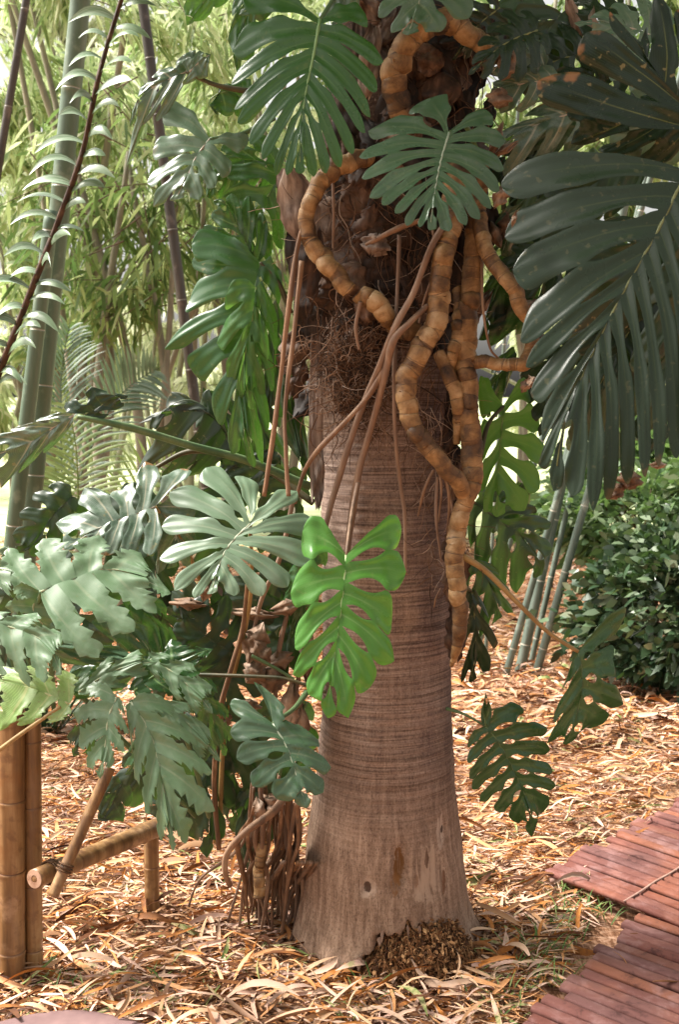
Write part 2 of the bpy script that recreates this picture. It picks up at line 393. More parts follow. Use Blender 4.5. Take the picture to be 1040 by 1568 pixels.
# leaf litter: thousands of loose dry bamboo leaves and sheaths
LIT = [(0, (.05, .02, .012)), (.14, (.15, .06, .025)), (.26, (.44, .17, .04)), (.44, (.58, .31, .15)), (.6, (.60, .39, .24)), (.76, (.64, .44, .33)), (.9, (.66, .42, .33)), (.97, (.34, .31, .14)), (1, (.15, .20, .06))]
M['litter'] = island_mat('dry_leaf', LIT, .8, namp=.34, scale=25, spec=.15)
_t = M['litter'].node_tree; _b = _t.nodes['Principled BSDF']; _src = _b.inputs['Base Color'].links[0].from_socket      # large noise patches mixed to a darker soil brown
_tc = _t.nodes.new('ShaderNodeTexCoord'); _n = _t.nodes.new('ShaderNodeTexNoise'); _n.inputs['Scale'].default_value = 2.6; _n.inputs['Detail'].default_value = 5; _t.links.new(_tc.outputs['Object'], _n.inputs['Vector'])
_mr = _t.nodes.new('ShaderNodeMapRange'); _mr.inputs[1].default_value = .50; _mr.inputs[2].default_value = .66; _mr.inputs[4].default_value = .6; _t.links.new(_n.outputs[0], _mr.inputs[0])
_mx = _t.nodes.new('ShaderNodeMix'); _mx.data_type = 'RGBA'; _t.links.new(_mr.outputs[0], _mx.inputs[0]); _t.links.new(_src, _mx.inputs[6]); _mx.inputs[7].default_value = (.14, .065, .03, 1); _t.links.new(_mx.outputs[2], _b.inputs['Base Color'])
TX, TY = 0.135, 3.1      # palm trunk's foot
def litter(n, yr, xr, lr, wr, zr, seed, curl=1.0, ns=6, tilt=.18, name='leaf_litter', mask=None):
    rs = np.random.RandomState(seed)
    y = yr[0] + (yr[1] - yr[0]) * rs.rand(n) ** 1.25; x = (xr[0] + (xr[1] - xr[0]) * rs.rand(n)) * (y * .40 + .3)
    keep = np.hypot(x - TX, y - TY) > .27
    if mask is not None: keep &= mask(x, y)
    x, y = x[keep], y[keep]; n = len(x)
    L = rs.uniform(*lr, n); W = rs.uniform(*wr, n) * (.6 + .4 * L / lr[1]); th = rs.normal(.15, .75, n) + (rs.rand(n) < .25) * rs.rand(n) * 3.1
    til = rs.normal(0, tilt, n); t = np.linspace(0, 1, ns)
    d = np.stack([np.cos(th) * np.cos(til), np.sin(th) * np.cos(til), np.sin(til)], 1); sd_ = np.stack([-np.sin(th), np.cos(th), np.zeros(n)], 1)
    up = np.cross(d, sd_); roll = rs.normal(0, .6, n); side = sd_ * np.cos(roll)[:, None] + up * np.sin(roll)[:, None]; nrm = np.cross(d, side)
    z = gh_safe(x, y) + rs.uniform(*zr, n) + np.abs(np.sin(til)) * L * .35
    c0 = np.stack([x, y, z], 1); bend = rs.normal(0, .16, n) * curl; sb = rs.normal(0, .16, n) * curl; tw = rs.normal(0, 1.1, n) * curl; cup = rs.uniform(-.2, .9, n)
    V = np.empty((n, ns, 3, 3))
    for i, u in enumerate(t):
        w = np.maximum(W * .5 * (np.sin(np.pi * min(1, u * .92 + .08)) ** .6), W * .05)
        c = c0 + d * (L * (u - .5))[:, None] + nrm * (bend * L * (1 - (2 * u - 1) ** 2))[:, None] + side * (sb * L * (1 - (2 * u - 1) ** 2))[:, None]
        ca, sa = np.cos(tw * (u - .5)), np.sin(tw * (u - .5)); S = side * ca[:, None] + nrm * sa[:, None]; U = -side * sa[:, None] + nrm * ca[:, None]
        V[:, i, 0] = c - S * w[:, None] + U * (w * cup)[:, None]; V[:, i, 1] = c; V[:, i, 2] = c + S * w[:, None] + U * (w * cup)[:, None]
    V[..., 2] = np.maximum(V[..., 2], gh_safe(V[..., 0], V[..., 1]) - .006)
    b = (np.arange(n) * ns * 3)[:, None]; F = []
    for i in range(ns - 1):
        a = i * 3; F.append(b + np.array([a, a + 1, a + 4, a + 3])); F.append(b + np.array([a + 1, a + 2, a + 5, a + 4]))
    return V.reshape(-1, 3), np.concatenate(F)
def off_path(x, y): return (((x - SLX) / .30) ** 2 + ((y - SLY) / .24) ** 2 > 1) & ~((x - BX0) * BN[0] + (y - BY0) * BN[1] > 0.01) | (np.random.RandomState(3).rand(len(x)) < .035)
_s = G(90, 1650); SLX, SLY = _s.x, _s.y
# the slatted path's edge line on the ground
_a, _b = G(800, 1568), G(1012, 1241); BX0, BY0 = _a.x, _a.y; _d = (_b - _a).normalized(); BN = (_d.y, -_d.x)
parts = [litter(38000, (1.9, 5.2), (-1, 1), (.035, .12), (.004, .011), (0, .026), 1, mask=off_path, tilt=.09, curl=.55),
         litter(3200, (1.9, 4.6), (-1, 1), (.07, .16), (.007, .017), (.012, .04), 2, curl=.5, mask=off_path),
         litter(330, (1.95, 3.2), (-1, 1), (.08, .17), (.014, .028), (.015, .04), 5, tilt=.16, curl=.7, mask=off_path),
         litter(17000, (4.8, 12), (-1, 1), (.06, .16), (.010, .024), (0, .02), 3, ns=4, mask=off_path),
         litter(200, (2.6, 6), (-1, 1), (.10, .2), (.012, .03), (.015, .04), 4, tilt=.15, curl=.6, mask=off_path)]
VV = []; FF = []; k = 0
for v, f_ in parts: VV.append(v); FF += (f_ + k).tolist(); k += len(v)
tag(mk('leaf_litter', np.concatenate(VV), FF, M['litter']), label='deep litter of dry tan and orange bamboo leaves covering the ground', cat='leaf litter', kind='stuff')
# grass tufts through the litter beside the path
M['grass'] = island_mat('grass_blade', [(0, (.05, .11, .02)), (.6, (.12, .22, .05)), (1, (.3, .32, .12))], .6, .25, (.14, .28, .05))
gm = MB()
for px, py, n in [(880, 1370, 26), (860, 1420, 34), (835, 1460, 30), (910, 1400, 26), (800, 1500, 30), (770, 1540, 26), (845, 1500, 22), (130, 1540, 12), (90, 1510, 12), (560, 1525, 10), (250, 1510, 12), (540, 1560, 12)]:
    c = G(px, py)
    for i in range(n):
        a = random.random() * 6.28; x, y = c.x + random.gauss(0, .035), c.y + random.gauss(0, .035); l = random.uniform(.04, .10)
        z = float(gh_safe(np.array(x), np.array(y))) + .005
        gm.add(*blade_arr((x, y, z), (x + math.cos(a) * l * .8, y + math.sin(a) * l * .8, z + l * .55), .004, .15, 5))
tag(gm.build('grass', M['grass']), label='thin green grass tufts showing through the leaf litter near the slatted path', cat='grass', kind='stuff')

# slatted path: two panels of red-brown slats, structure-free things with parts
s = NT('red_slat'); tc = s.n('ShaderNodeTexCoord'); g = s.n('ShaderNodeNewGeometry')
n = s.noise(s.mapping(tc.outputs['Object'], (1, 1, 1)), 14, 7, .65, .4); n2 = s.noise(tc.outputs['Object'], 3.5, 4)
c = s.ramp(g.outputs['Random Per Island'], [(0, (.10, .035, .027)), (.3, (.17, .062, .048)), (.6, (.14, .066, .060)), (.85, (.24, .09, .052)), (1, (.21, .115, .10))])
c = s.mix(s.math('MULTIPLY', s.step(n, .45, .68), .5), c, (.32, .19, .18)); c = s.mix(s.math('MULTIPLY', s.step(n2, .5, .7), .45), c, (.32, .11, .055))
c = s.mix(s.math('MULTIPLY', s.step(n, .42, .28), .8), c, (.05, .02, .018))
s.col(c); s.rough(.82); s.b.inputs['Specular IOR Level'].default_value = .2; s.bump(n, .9, .008); M['slat'] = s.m
M['batten'] = simple_mat('batten_wood', [(.3, (.20, .10, .08)), (.6, (.38, .24, .19)), (.8, (.42, .22, .14))], 25, .7)
def panel(name, label, o0, u0, v1, nslat, w, L, battens, z=.035, endpt=None):
    o = G(*o0, z); u = (G(*u0, z) - o).normalized(); v = (G(*v1, z) - o).normalized()
    root = empty(name, (o.x, o.y, 0), label, 'boardwalk'); m = MB(); rs = np.random.RandomState(len(label))
    un = u; vn = v
    for i in range(nslat):
        j = rs.normal(0, .012); ww = w * rs.uniform(.77, .85); zz = z + rs.normal(0, .0035); a0 = rs.normal(0, .014); ang = rs.normal(0, .008)
        ns = 12; vec = (vn + un * ang).normalized(); V = []; F = []
        prof = [(-.5, -.012), (-.5, -.003), (-.44, .0015), (-.3, .0025), (.3, .0025), (.44, .0015), (.5, -.003), (.5, -.012)]
        for k in range(ns + 1):
            t = k / ns; c = o + un * (w * (i + .5)) + vec * (a0 + (L + .02) * t); c.z = zz + .0025 * math.sin(t * 7 + i * 1.7)
            for q, (pu, pz) in enumerate(prof):
                pp = c + un * (pu * ww + rs.normal(0, .0009)) + Vector((0, 0, pz + rs.normal(0, .0006))); V.append(list(pp))
        n_ = len(prof)
        for k in range(ns):
            for q in range(n_): F.append([k * n_ + q, k * n_ + (q + 1) % n_, (k + 1) * n_ + (q + 1) % n_, (k + 1) * n_ + q])
        F.append(list(range(n_))[::-1]); F.append([ns * n_ + q for q in range(n_)]); m.add(V, F)
    m.build('slats', M['slat'], root)
    for d, hw in battens:
        b = MB(); pts = [o + un * (w * nslat * t) + vn * (d + rs.normal(0, .003)) + Vector((0, 0, .0045 + rs.normal(0, .001))) for t in np.linspace(0, 1, 14)]
        b.add(*tube_arr(pts, hw, 6, lump=.15, flat=.6)); b.build('batten', M['batten'], root)
    b = MB()
    for d in (.03, L * .5, L - .05):
        pts = [o + un * (w * nslat * t) + vn * d + Vector((0, 0, -.024)) for t in (0, 1)]
        b.add(*tube_arr(np.array([list(p) for p in pts]), .011, 6))
    b.build('bearer', M['batten'], root)
    return root
panel('boardwalk', 'farther section of red-brown slatted boardwalk at right, ending in a corner on the litter', (833, 1334), (1012, 1241), (998, 1398), 27, .046, 1.3, [(.30, .0045), (.62, .011)], .045)
panel('boardwalk', 'nearer section of red-brown slatted boardwalk crossing the bottom right corner', (775, 1590), (950, 1432), (905, 1650), 19, .048, 1.5, [(.33, .009), (.7, .009)], .028)
# stone slab bottom left
s = NT('slab_stone'); tc = s.n('ShaderNodeTexCoord'); n = s.noise(tc.outputs['Object'], 9, 6); s.col(s.ramp(n, [(.3, (.10, .055, .055)), (.6, (.20, .12, .115)), (.8, (.30, .20, .17))])); s.rough(.6); s.bump(n, .5, .006)
c = G(90, 1650); V = []; ns = 48
for ring, (k, z) in enumerate([(1.0, -.02), (1.0, .022), (.97, .032), (.9, .036), (.5, .038)]):
    for i in range(ns):
        a = i / ns * 6.2832; rr = 1 + .05 * math.sin(3 * a + 1) + .03 * math.sin(5 * a)
        V.append((c.x + math.cos(a) * .30 * k * rr, c.y + math.sin(a) * .235 * k * rr, z))
F = [[r_ * ns + i, r_ * ns + (i + 1) % ns, (r_ + 1) * ns + (i + 1) % ns, (r_ + 1) * ns + i] for r_ in range(4) for i in range(ns)] + [[4 * ns + i for i in range(ns)]]
tag(mk('stepping_stone', V, F, s.m, loc=(c.x, c.y, 0)), 'smooth purplish stepping stone in the bottom left corner', 'stepping stone')
# ------------------------------------------------------------------ palm trunk
PROF = [(-900, 560, 690), (-200, 540, 700), (0, 520, 715), (200, 492, 708), (450, 486, 704), (600, 484, 698), (700, 487, 692), (850, 489, 689), (1000, 491, 690), (1100, 490, 692), (1200, 480, 697),
        (1300, 465, 709), (1360, 459, 716), (1400, 452, 724), (1430, 442, 738), (1452, 428, 752), (1470, 412, 764)]
YT = 3.1
zz = []; xc = []; rr = []
for py, a, b in PROF:
    p, q = P(a, py, YT), P(b, py, YT); zz.append(p.z); xc.append((p.x + q.x) / 2); rr.append((q.x - p.x) / 2 * .985)
zz, xc, rr = np.array(zz)[::-1], np.array(xc)[::-1], np.array(rr)[::-1]
def trunk_at(z): return np.interp(z, zz, xc), np.interp(z, zz, rr)
palm = empty('palm_tree', (TX, YT, 0), 'stout ringed palm trunk in the middle, wrapped by climbing stems and hanging roots', 'palm tree')
rows = 560; cols = 128; z = np.linspace(-.03, 3.5, rows); ph = np.arange(cols) / cols * 2 * np.pi
rs = np.random.RandomState(5)
rp = [0.25]; 
while rp[-1] < 3.5: rp.append(rp[-1] + .017 + rs.rand() * .012)
rp = np.array(rp); ridx = np.arange(len(rp))
V = np.zeros((rows, cols, 3)); UVt = np.zeros((rows, cols, 2))
nz = lambda a, b, c: np.sin(a * 3.1 + b * 1.7 + c) * np.sin(a * 1.3 - b * 2.9 + c * 2)
for i, zi in enumerate(z):
    x0, r0 = trunk_at(zi); wob = .005 * np.sin(ph * 2 + zi * 2) + .004 * np.sin(ph * 5 + zi * 3 + 1)
    zr_ = zi + wob; fr = np.interp(zr_, rp, ridx) % 1.0
    amp = np.clip((zi - .28) / .25, 0.12, 1)
    ring = amp * .0042 * (np.clip(fr, 0, 1) ** 2.2 - .5) * (.6 + .4 * np.sin(ph * 7 + ridx[-1] * 0 + np.floor(np.interp(zr_, rp, ridx)) * 2.3))
    fib = .0013 * np.sin(ph * 61 + 3 * np.sin(zi * 9)) * np.clip(1.2 - zi, .3, 1)
    low = np.clip((.16 - zi) / .16, 0, 1) ** 1.6
    flare = low * (.010 * np.sin(ph * 9 + 1) + .010 * np.sin(ph * 17 + 2) + .004 * np.sin(ph * 31))
    r = r0 + ring + fib + flare + .004 * np.sin(ph * 3 + zi * 1.5) + .003 * nz(ph * 2, zi * 6, 2)
    V[i, :, 0] = x0 + r * np.cos(ph); V[i, :, 1] = YT + r * np.sin(ph) * (.92); V[i, :, 2] = zi
    UVt[i, :, 0] = ph / 6.2832; UVt[i, :, 1] = zi
# ragged hem over the exposed roots at the front right
front = np.exp(-((ph - 4.98) / .52) ** 4)
hem = .006 + front * (.118 + .014 * np.sin(ph * 37) + .016 * np.sin(ph * 23 + 1)) + .006 * np.abs(np.sin(ph * 29))
for i in range(rows):
    k = z[i] < hem
    V[i, k, 2] = hem[k]; sc_ = np.clip((hem[k] - z[i]) / .1, 0, 1) * .35
    V[i, k, 0] = V[i, k, 0] * (1 - sc_) + TX * sc_; V[i, k, 1] = V[i, k, 1] * (1 - sc_) + YT * sc_
# wounds: pushed in
def dent(px, py, w, h, d, sharp=2):
    c = P(px, py, YT - .2)
    dx = (V[..., 0] - c.x) / w; dz = (V[..., 2] - c.z) / h; m = np.exp(-(np.abs(dx) ** sharp + np.abs(dz) ** sharp)) * (V[..., 1] < YT)
    V[..., 1] += m * d
dent(612, 1325, .018, .055, .022, 3); dent(562, 1358, .02, .02, .012); dent(682, 1290, .008, .03, .012, 3); dent(655, 1350, .06, .06, .006, 4); dent(680, 1360, .012, .05, .008)
F = [[i * cols + j, i * cols + (j + 1) % cols, (i + 1) * cols + (j + 1) % cols, (i + 1) * cols + j] for i in range(rows - 1) for j in range(cols)]
s = NT('palm_bark'); tc = s.n('ShaderNodeTexCoord'); ob = tc.outputs['Object']; sx = s.n('ShaderNodeSeparateXYZ'); s.l(ob, sx.inputs[0])
vf = s.mapping(ob, (70, 70, 5)); fibre = s.noise(vf, 1.0, 5, .65, .3)
hz = s.mapping(ob, (3.2, 3.2, 165)); horiz = s.noise(hz, 1.0, 6, .72, .25)
mott = s.noise(ob, 5, 5, .6); mott2 = s.noise(s.mapping(ob, (3, 3, 1.2)), 1.5, 4)
c = s.ramp(fibre, [(.3, (.12, .078, .056)), (.5, (.28, .19, .14)), (.68, (.46, .34, .26))])
hs = s.ramp(horiz, [(.36, (.045, .030, .025)), (.45, (.15, .105, .088)), (.56, (.27, .195, .16)), (.70, (.42, .325, .27))])
up = s.step(sx.outputs[2], .25, .62)
c = s.mix(s.math('ADD', .28, s.math('MULTIPLY', up, .50)), c, hs)
# weathered purple-brown skin in patches, with shade of the upper right flank painted in
pw = s.math('ADD', s.math('MULTIPLY', s.math('SUBTRACT', sx.outputs[0], .03), 1.6), s.math('MULTIPLY', s.math('SUBTRACT', mott2, .5), 2.2))
pm = s.math('MULTIPLY', s.step(pw, -.15, .35), s.step(sx.outputs[2], .35, .8))
c = s.mix(s.math('MULTIPLY', pm, .72), c, s.ramp(horiz, [(.35, (.055, .036, .038)), (.7, (.19, .130, .122))]))
lo = s.math('SUBTRACT', 1.0, s.step(sx.outputs[2], .10, .75))
c = s.mix(s.math('MULTIPLY', lo, .45), c, s.ramp(fibre, [(.3, (.22, .12, .065)), (.7, (.50, .32, .20))]))
c = s.mix(s.math('MULTIPLY', s.step(mott, .56, .72), .4), c, (.42, .29, .21))
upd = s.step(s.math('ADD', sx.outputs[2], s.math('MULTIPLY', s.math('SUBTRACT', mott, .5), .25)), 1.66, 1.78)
c = s.mix(s.math('MULTIPLY', upd, .85), c, s.ramp(mott, [(.35, (.008, .005, .004)), (.65, (.045, .024, .015))]))  # upper bark darkened: old sheath fibre plus shadow behind the stems, painted in
fine = s.noise(s.mapping(ob, (1, 1, .5)), 230, 3, .8)
c = s.mix(s.math('MULTIPLY', s.step(fine, .50, .34), .55), c, (.05, .03, .024)); c = s.mix(s.math('MULTIPLY', s.step(fine, .56, .70), .45), c, (.44, .34, .28))
# peeled pale wood and the rotten hollow
def blob(x, z, w, h, soft=.5):
    a = s.math('DIVIDE', s.math('SUBTRACT', sx.outputs[0], x), w); b = s.math('DIVIDE', s.math('SUBTRACT', sx.outputs[2], z), h)
    d = s.math('ADD', s.math('MULTIPLY', a, a), s.math('MULTIPLY', b, b)); d = s.math('ADD', d, s.math('MULTIPLY', s.math('SUBTRACT', s.noise(ob, 45, 5, .7), .5), 3.2))
    frontm = s.math('LESS_THAN', sx.outputs[1], -.05)
    return s.math('MULTIPLY', s.math('SUBTRACT', 1.0, s.step(d, 1 - soft, 1.0)), frontm)
def bp(px, py):
    p = P(px, py, YT - .2); return p.x - TX, p.z
for (px, py, w, h, col, k) in [(655, 1345, .055, .085, (.46, .33, .24), .85), (678, 1290, .012, .055, (.5, .38, .3), .8), (562, 1356, .03, .032, (.48, .36, .28), .6), (611, 1325, .016, .055, (.16, .07, .02), .95), (605, 1352, .016, .03, (.22, .10, .035), .9),
                        (563, 1357, .012, .018, (.06, .03, .02), .9), (681, 1288, .004, .016, (.04, .02, .015), .95), (655, 1320, .006, .03, (.1, .05, .03), .9), (682, 1365, .007, .035, (.14, .06, .03), .85), (638, 1352, .008, .02, (.2, .09, .04), .8)]:
    x, zc = bp(px, py); c = s.mix(s.math('MULTIPLY', s.math('MULTIPLY', blob(x, zc, w, h), k), s.step(fibre, .30, .56)), c, col)
s.col(c); s.rough(.85); s.b.inputs['Specular IOR Level'].default_value = .2
s.bump(s.math('ADD', s.math('MULTIPLY', fibre, .8), s.math('ADD', s.math('MULTIPLY', horiz, .9), s.math('ADD', s.math('MULTIPLY', mott, .5), s.math('MULTIPLY', fine, .35)))), 1.0, .011)
mk('trunk', V.reshape(-1, 3), F, s.m, palm, UVt.reshape(-1, 2))
# exposed root mass
M['root'] = simple_mat('root_brown', [(.3, (.03, .013, .006)), (.5, (.20, .085, .03)), (.68, (.42, .21, .085))], 40, .85, bumpst=1, bumpd=.012)
M['rootfib'] = island_mat('root_fibre', [(0, (.04, .016, .007)), (.6, (.27, .12, .045)), (1, (.52, .29, .13))], .8)
m = MB(); nn = 72; kk = 26; rc = Vector((G(636, 1480).x, 2.975, 0)); V = []
for j in range(kk):
    t = j / (kk - 1)
    for i in range(nn):
        a = i / nn * 6.2832; r = (1 - t) ** .75 * (1 + .10 * math.sin(5 * a + j) + .06 * math.sin(11 * a + 2 * j)); V.append((rc.x + math.cos(a) * .178 * r + random.gauss(0, .003), rc.y + math.sin(a) * .175 * r + random.gauss(0, .006), -.015 + .165 * t ** .8 + random.gauss(0, .003)))
m.add(V, [[j * nn + i, j * nn + (i + 1) % nn, (j + 1) * nn + (i + 1) % nn, (j + 1) * nn + i] for j in range(kk - 1) for i in range(nn)])
m.build('root_mass', M['root'], palm)
m = MB()
for i in range(420):
    a = random.uniform(3.3, 6.1); h = random.uniform(.02, .15); rr0 = .185 * (1 - h / .17) ** .6 + .012
    x, y = rc.x + math.cos(a) * rr0, rc.y + math.sin(a) * rr0 * .95; a2 = a + random.gauss(0, 1.1); l = random.uniform(.012, .045)
    m.add(*tube([(x, y, h), (x + math.cos(a2) * l * .35, y + math.sin(a2) * l * .35, h - l * .3 + random.gauss(0, .008)), (x + math.cos(a2) * l * .6, y + math.sin(a2) * l * .6, max(.0, h - l))], [random.uniform(.0012, .0032), .0008], 5, 4))
rs = np.random.RandomState(8); nc = 5200; a = rs.uniform(3.1, 6.3, nc); h = rs.uniform(0, .17, nc); rr1 = .183 * (1 - h / .175) ** .6 + rs.uniform(-.008, .012, nc)
pos = np.stack([rc.x + np.cos(a) * rr1, rc.y + np.sin(a) * rr1 * .97, h + rs.normal(0, .005, nc)], 1); Vc, Fc = foliage_np(pos, rs.normal(size=(nc, 3)), rs.uniform(.006, .022, nc), rs.uniform(.004, .012, nc), .2, rs)
m.add(Vc, Fc.tolist())
tag(m.build('root_fibre', M['rootfib'], palm), kind='stuff')
# flaky skin teeth round the hem
M['flake'] = island_mat('bark_flake', [(0, (.10, .055, .035)), (.5, (.22, .13, .09)), (1, (.36, .25, .18))], .85)
m = MB()
for i in range(14):
    a = random.uniform(3.2, 6.2); dd = math.exp(-((a - 4.98) / .52) ** 4); zf = .010 + dd * .118 + random.gauss(0, .008); x0, r0 = trunk_at(max(zf, .03)); r0 += .006
    x, y = x0 + math.cos(a) * r0, YT + math.sin(a) * r0 * .92; l = random.uniform(.015, .035)
    m.add(*blade_arr((x, y, zf + l * .6), (x + math.cos(a) * l * .35, y + math.sin(a) * l * .35, max(.002, zf - l * .5)), random.uniform(.008, .02), .08, 5, side=(-math.sin(a), math.cos(a), random.gauss(0, .2)), twist=random.gauss(0, .4)))
tag(m.build('bark_flake', M['flake'], palm), kind='stuff')

# old leaf bases and sheaths clasping the upper trunk
SH = [(0, (.006, .004, .003)), (.42, (.022, .012, .008)), (.62, (.065, .032, .018)), (.82, (.15, .085, .052)), (1, (.28, .20, .16))]
s = NT('leaf_sheath'); tc = s.n('ShaderNodeTexCoord'); ob = tc.outputs['Object']; oi = s.n('ShaderNodeObjectInfo')
n1 = s.noise(ob, 9, 6, .65, .5); n2 = s.noise(s.mapping(ob, (60, 60, 8)), 1, 4); n3 = s.noise(ob, 70, 3)
f_ = s.math('ADD', s.math('MULTIPLY', oi.outputs['Random'], .62), s.math('SUBTRACT', s.math('MULTIPLY', s.math('ADD', n1, n2), .8), .62), True)
s.col(s.ramp(f_, SH)); s.rough(.75); s.bump(s.math('ADD', n1, s.math('MULTIPLY', n2, .6)), .9, .01); M['sheath'] = s.m
def plate(cx, cy, wpx, hpx, Y, rot=0, curl=.35, tiltout=.03, seed=0, name='leaf_base', mat='sheath', parent=None, ragged=.12, taper=.5, label=None, gx=0, gy=0):
    """thick curled husk plate centred on a photo point"""
    rs = np.random.RandomState(seed); nu, nv = 11, 15; ca, sa = math.cos(R(rot)), math.sin(R(rot)); V = []; U = []
    for side in (0, 1):
        for j in range(nv):
            v = j / (nv - 1)
            for i in range(nu):
                u = i / (nu - 1) * 2 - 1
                wv = (1 - taper * abs(v * 2 - 1) ** 2.2) * (1 + ragged * (math.sin(v * 17 + seed) * .3 + math.sin(v * 31 + u * 3 + seed * 2) * .2))
                x = u * wpx / 2 * wv; y = (v - .5) * hpx * (1 + ragged * (math.sin(u * 9 + seed) * .3 + math.sin(u * 19 + seed * 3) * .15))
                dep = -tiltout * .6 * math.cos((v - .5) * 3) + curl * (u * u) * wpx / 1700 * .9 + .006 * math.sin(v * 11 + seed * 1.3 + u * 2) + .004 * math.sin(u * 13 + v * 5 + seed) + rs.normal(0, .0012) + (.006 if side else 0) + .008 * math.sin(v * 9 + seed) * u
                V.append(list(P(cx + x * ca - y * sa, cy + x * sa + y * ca, Y + dep + gx * x / 100 + gy * y / 100))); U.append((u, v))
    n = nu * nv; F = []
    for j in range(nv - 1):
        for i in range(nu - 1):
            a = j * nu + i; F.append([a, a + 1, a + nu + 1, a + nu]); F.append([n + a, n + a + nu, n + a + nu + 1, n + a + 1])
    edge = [i for i in range(nu)] + [j * nu + nu - 1 for j in range(1, nv)] + [(nv - 1) * nu + i for i in range(nu - 2, -1, -1)] + [j * nu for j in range(nv - 2, 0, -1)]
    V = V + V; U = U + U
    for a, b in zip(edge, edge[1:] + edge[:1]): F.append([2 * n + a, 3 * n + a, 3 * n + b, 2 * n + b])
    o = mk(name, V, F, M[mat], parent if parent is not None else palm, U)
    if label: o['label'] = label
    return o
PL = [(452, 292, 48, 78, 2.90, -28, .5), (470, 370, 66, 130, 2.93, 4, .4), (474, 470, 48, 150, 2.95, 2, .3), (560, 300, 80, 70, 2.93, 70, .4), (540, 345, 120, 90, 2.95, 30, .4), (585, 330, 46, 60, 2.90, -20, .5),
      (560, 395, 150, 90, 2.93, -8, .3), (585, 410, 60, 90, 2.90, 20, .3), (505, 400, 70, 120, 2.95, 10, .3), (600, 350, 70, 110, 2.95, 15, .4), (640, 380, 60, 120, 2.96, -5, .4), (630, 450, 70, 110, 2.95, 10, .4),
      (525, 440, 110, 60, 2.90, -15, .4), (495, 480, 90, 80, 2.94, 5, .2), (590, 430, 60, 50, 2.88, 10, .4), (648, 330, 80, 90, 2.94, 40, .4), (700, 400, 50, 170, 2.96, 2, .3), (698, 500, 36, 150, 2.95, 3, .3), (694, 600, 26, 150, 2.96, 0, .3),
      (610, 500, 50, 60, 2.93, 0, .5), (560, 500, 90, 50, 2.92, -20, .3), (480, 420, 50, 90, 2.91, -10, .4), (530, 285, 60, 50, 2.9, 10, .3), (680, 300, 70, 80, 2.95, 0, .3),
      (650, 240, 150, 100, 3.0, 10, .3), (620, 190, 90, 120, 3.0, -10, .3), (600, 70, 80, 130, 3.02, 12, .3), (560, 90, 40, 130, 3.02, -6, .3), (650, 160, 60, 90, 2.97, 0, .5), (700, 180, 50, 90, 2.98, 20, .4), (735, 60, 70, 90, 3.02, 60, .3), (660, 20, 120, 70, 3.04, 0, .3), (640, 100, 50, 60, 2.98, -30, .4), (695, 210, 40, 90, 2.96, 5, .4), (745, 350, 40, 70, 3.0, 10, .4), (540, 190, 60, 120, 3.02, 8, .3), (520, 250, 60, 60, 3.0, 0, .3)]
for i, (cx, cy, w_, h_, Y_, rot, cu) in enumerate(PL):
    pz = P(cx, cy, 2.95); x0_, r0_ = trunk_at(min(3.3, pz.z)); dx_ = min(abs(pz.x - x0_), r0_ * .97)
    Y_ = YT - math.sqrt(r0_ ** 2 - dx_ ** 2) * .92 - .012 - (2.96 - Y_) * .25
    plate(cx, cy, w_, h_, Y_, rot, cu, .02, i + 3)
rs = np.random.RandomState(31)
for i in range(78):
    top_ = i % 3 == 0
    cx, cy = (rs.uniform(565, 755), rs.uniform(-10, 250)) if top_ else (rs.uniform(448, 728), rs.uniform(235, 620) if rs.rand() < .8 else rs.uniform(235, 420))
    if not top_ and 500 < cx < 665 and cy > 520: continue
    pz = P(cx, cy, 2.95); x0_, r0_ = trunk_at(min(3.3, pz.z)); dx_ = min(abs(pz.x - x0_), r0_ * .97)
    Y_ = YT - math.sqrt(r0_ ** 2 - dx_ ** 2) * .92 - rs.uniform(.005, .05)
    plate(cx, cy, rs.uniform(18, 60), rs.uniform(40, 110), Y_, rs.uniform(-45, 45), rs.uniform(.2, 1.6), .01, 600 + i, ragged=.45, taper=rs.uniform(.4, .95), gx=rs.uniform(-.12, .12), gy=rs.uniform(-.10, .06))
plate(676, 138, 62, 56, 2.90, 0, 1.0, .04, 90, mat='sheath', label='rounded greyish-pink stub of an old leaf base', ragged=.05, taper=.8)
plate(660, 95, 40, 44, 2.90, 35, .8, .03, 91); plate(690, 66, 34, 22, 2.90, 0, .8, .03, 92, ragged=.04, taper=.8); plate(655, 120, 40, 60, 2.93, 12, .6, .02, 93)
plate(563, 470, 40, 46, 2.86, -30, 1.2, .03, 94, label='knobbly tan stub'); plate(540, 430, 60, 56, 2.87, 40, 1.0, .03, 95)
M['strip'] = simple_mat('bark_strip', [(.34, (.07, .045, .035)), (.5, (.22, .165, .135)), (.66, (.40, .33, .28))], 30, .85, (1, 1, .2), bumpst=1, bumpd=.01, detail=9)
plate(484, 640, 22, 250, 2.90, 0, .5, .01, 77, name='bark_strip', mat='strip', ragged=.12, taper=.25, label='long pale vertical strip of peeling bark')
plate(458, 318, 62, 120, 2.88, -14, .2, .0, 801, mat='strip', ragged=.2, taper=.7, label='pale grey-brown husk slab sticking out at the left of the trunk top')
plate(470, 400, 50, 110, 2.885, 4, .6, .02, 802, mat='sheath', ragged=.2, taper=.3)
plate(566, 95, 34, 110, 2.86, 8, .6, .02, 803, mat='strip', ragged=.2, taper=.6)
plate(604, 205, 44, 40, 2.84, -10, .6, .02, 804, mat='strip', ragged=.3, taper=.6)
plate(575, 375, 46, 34, 2.84, 20, .8, .02, 805, mat='strip', ragged=.4, taper=.7)
plate(489, 735, 16, 90, 2.89, 3, .5, .01, 78, name='bark_strip', mat='strip', ragged=.2, taper=.6)
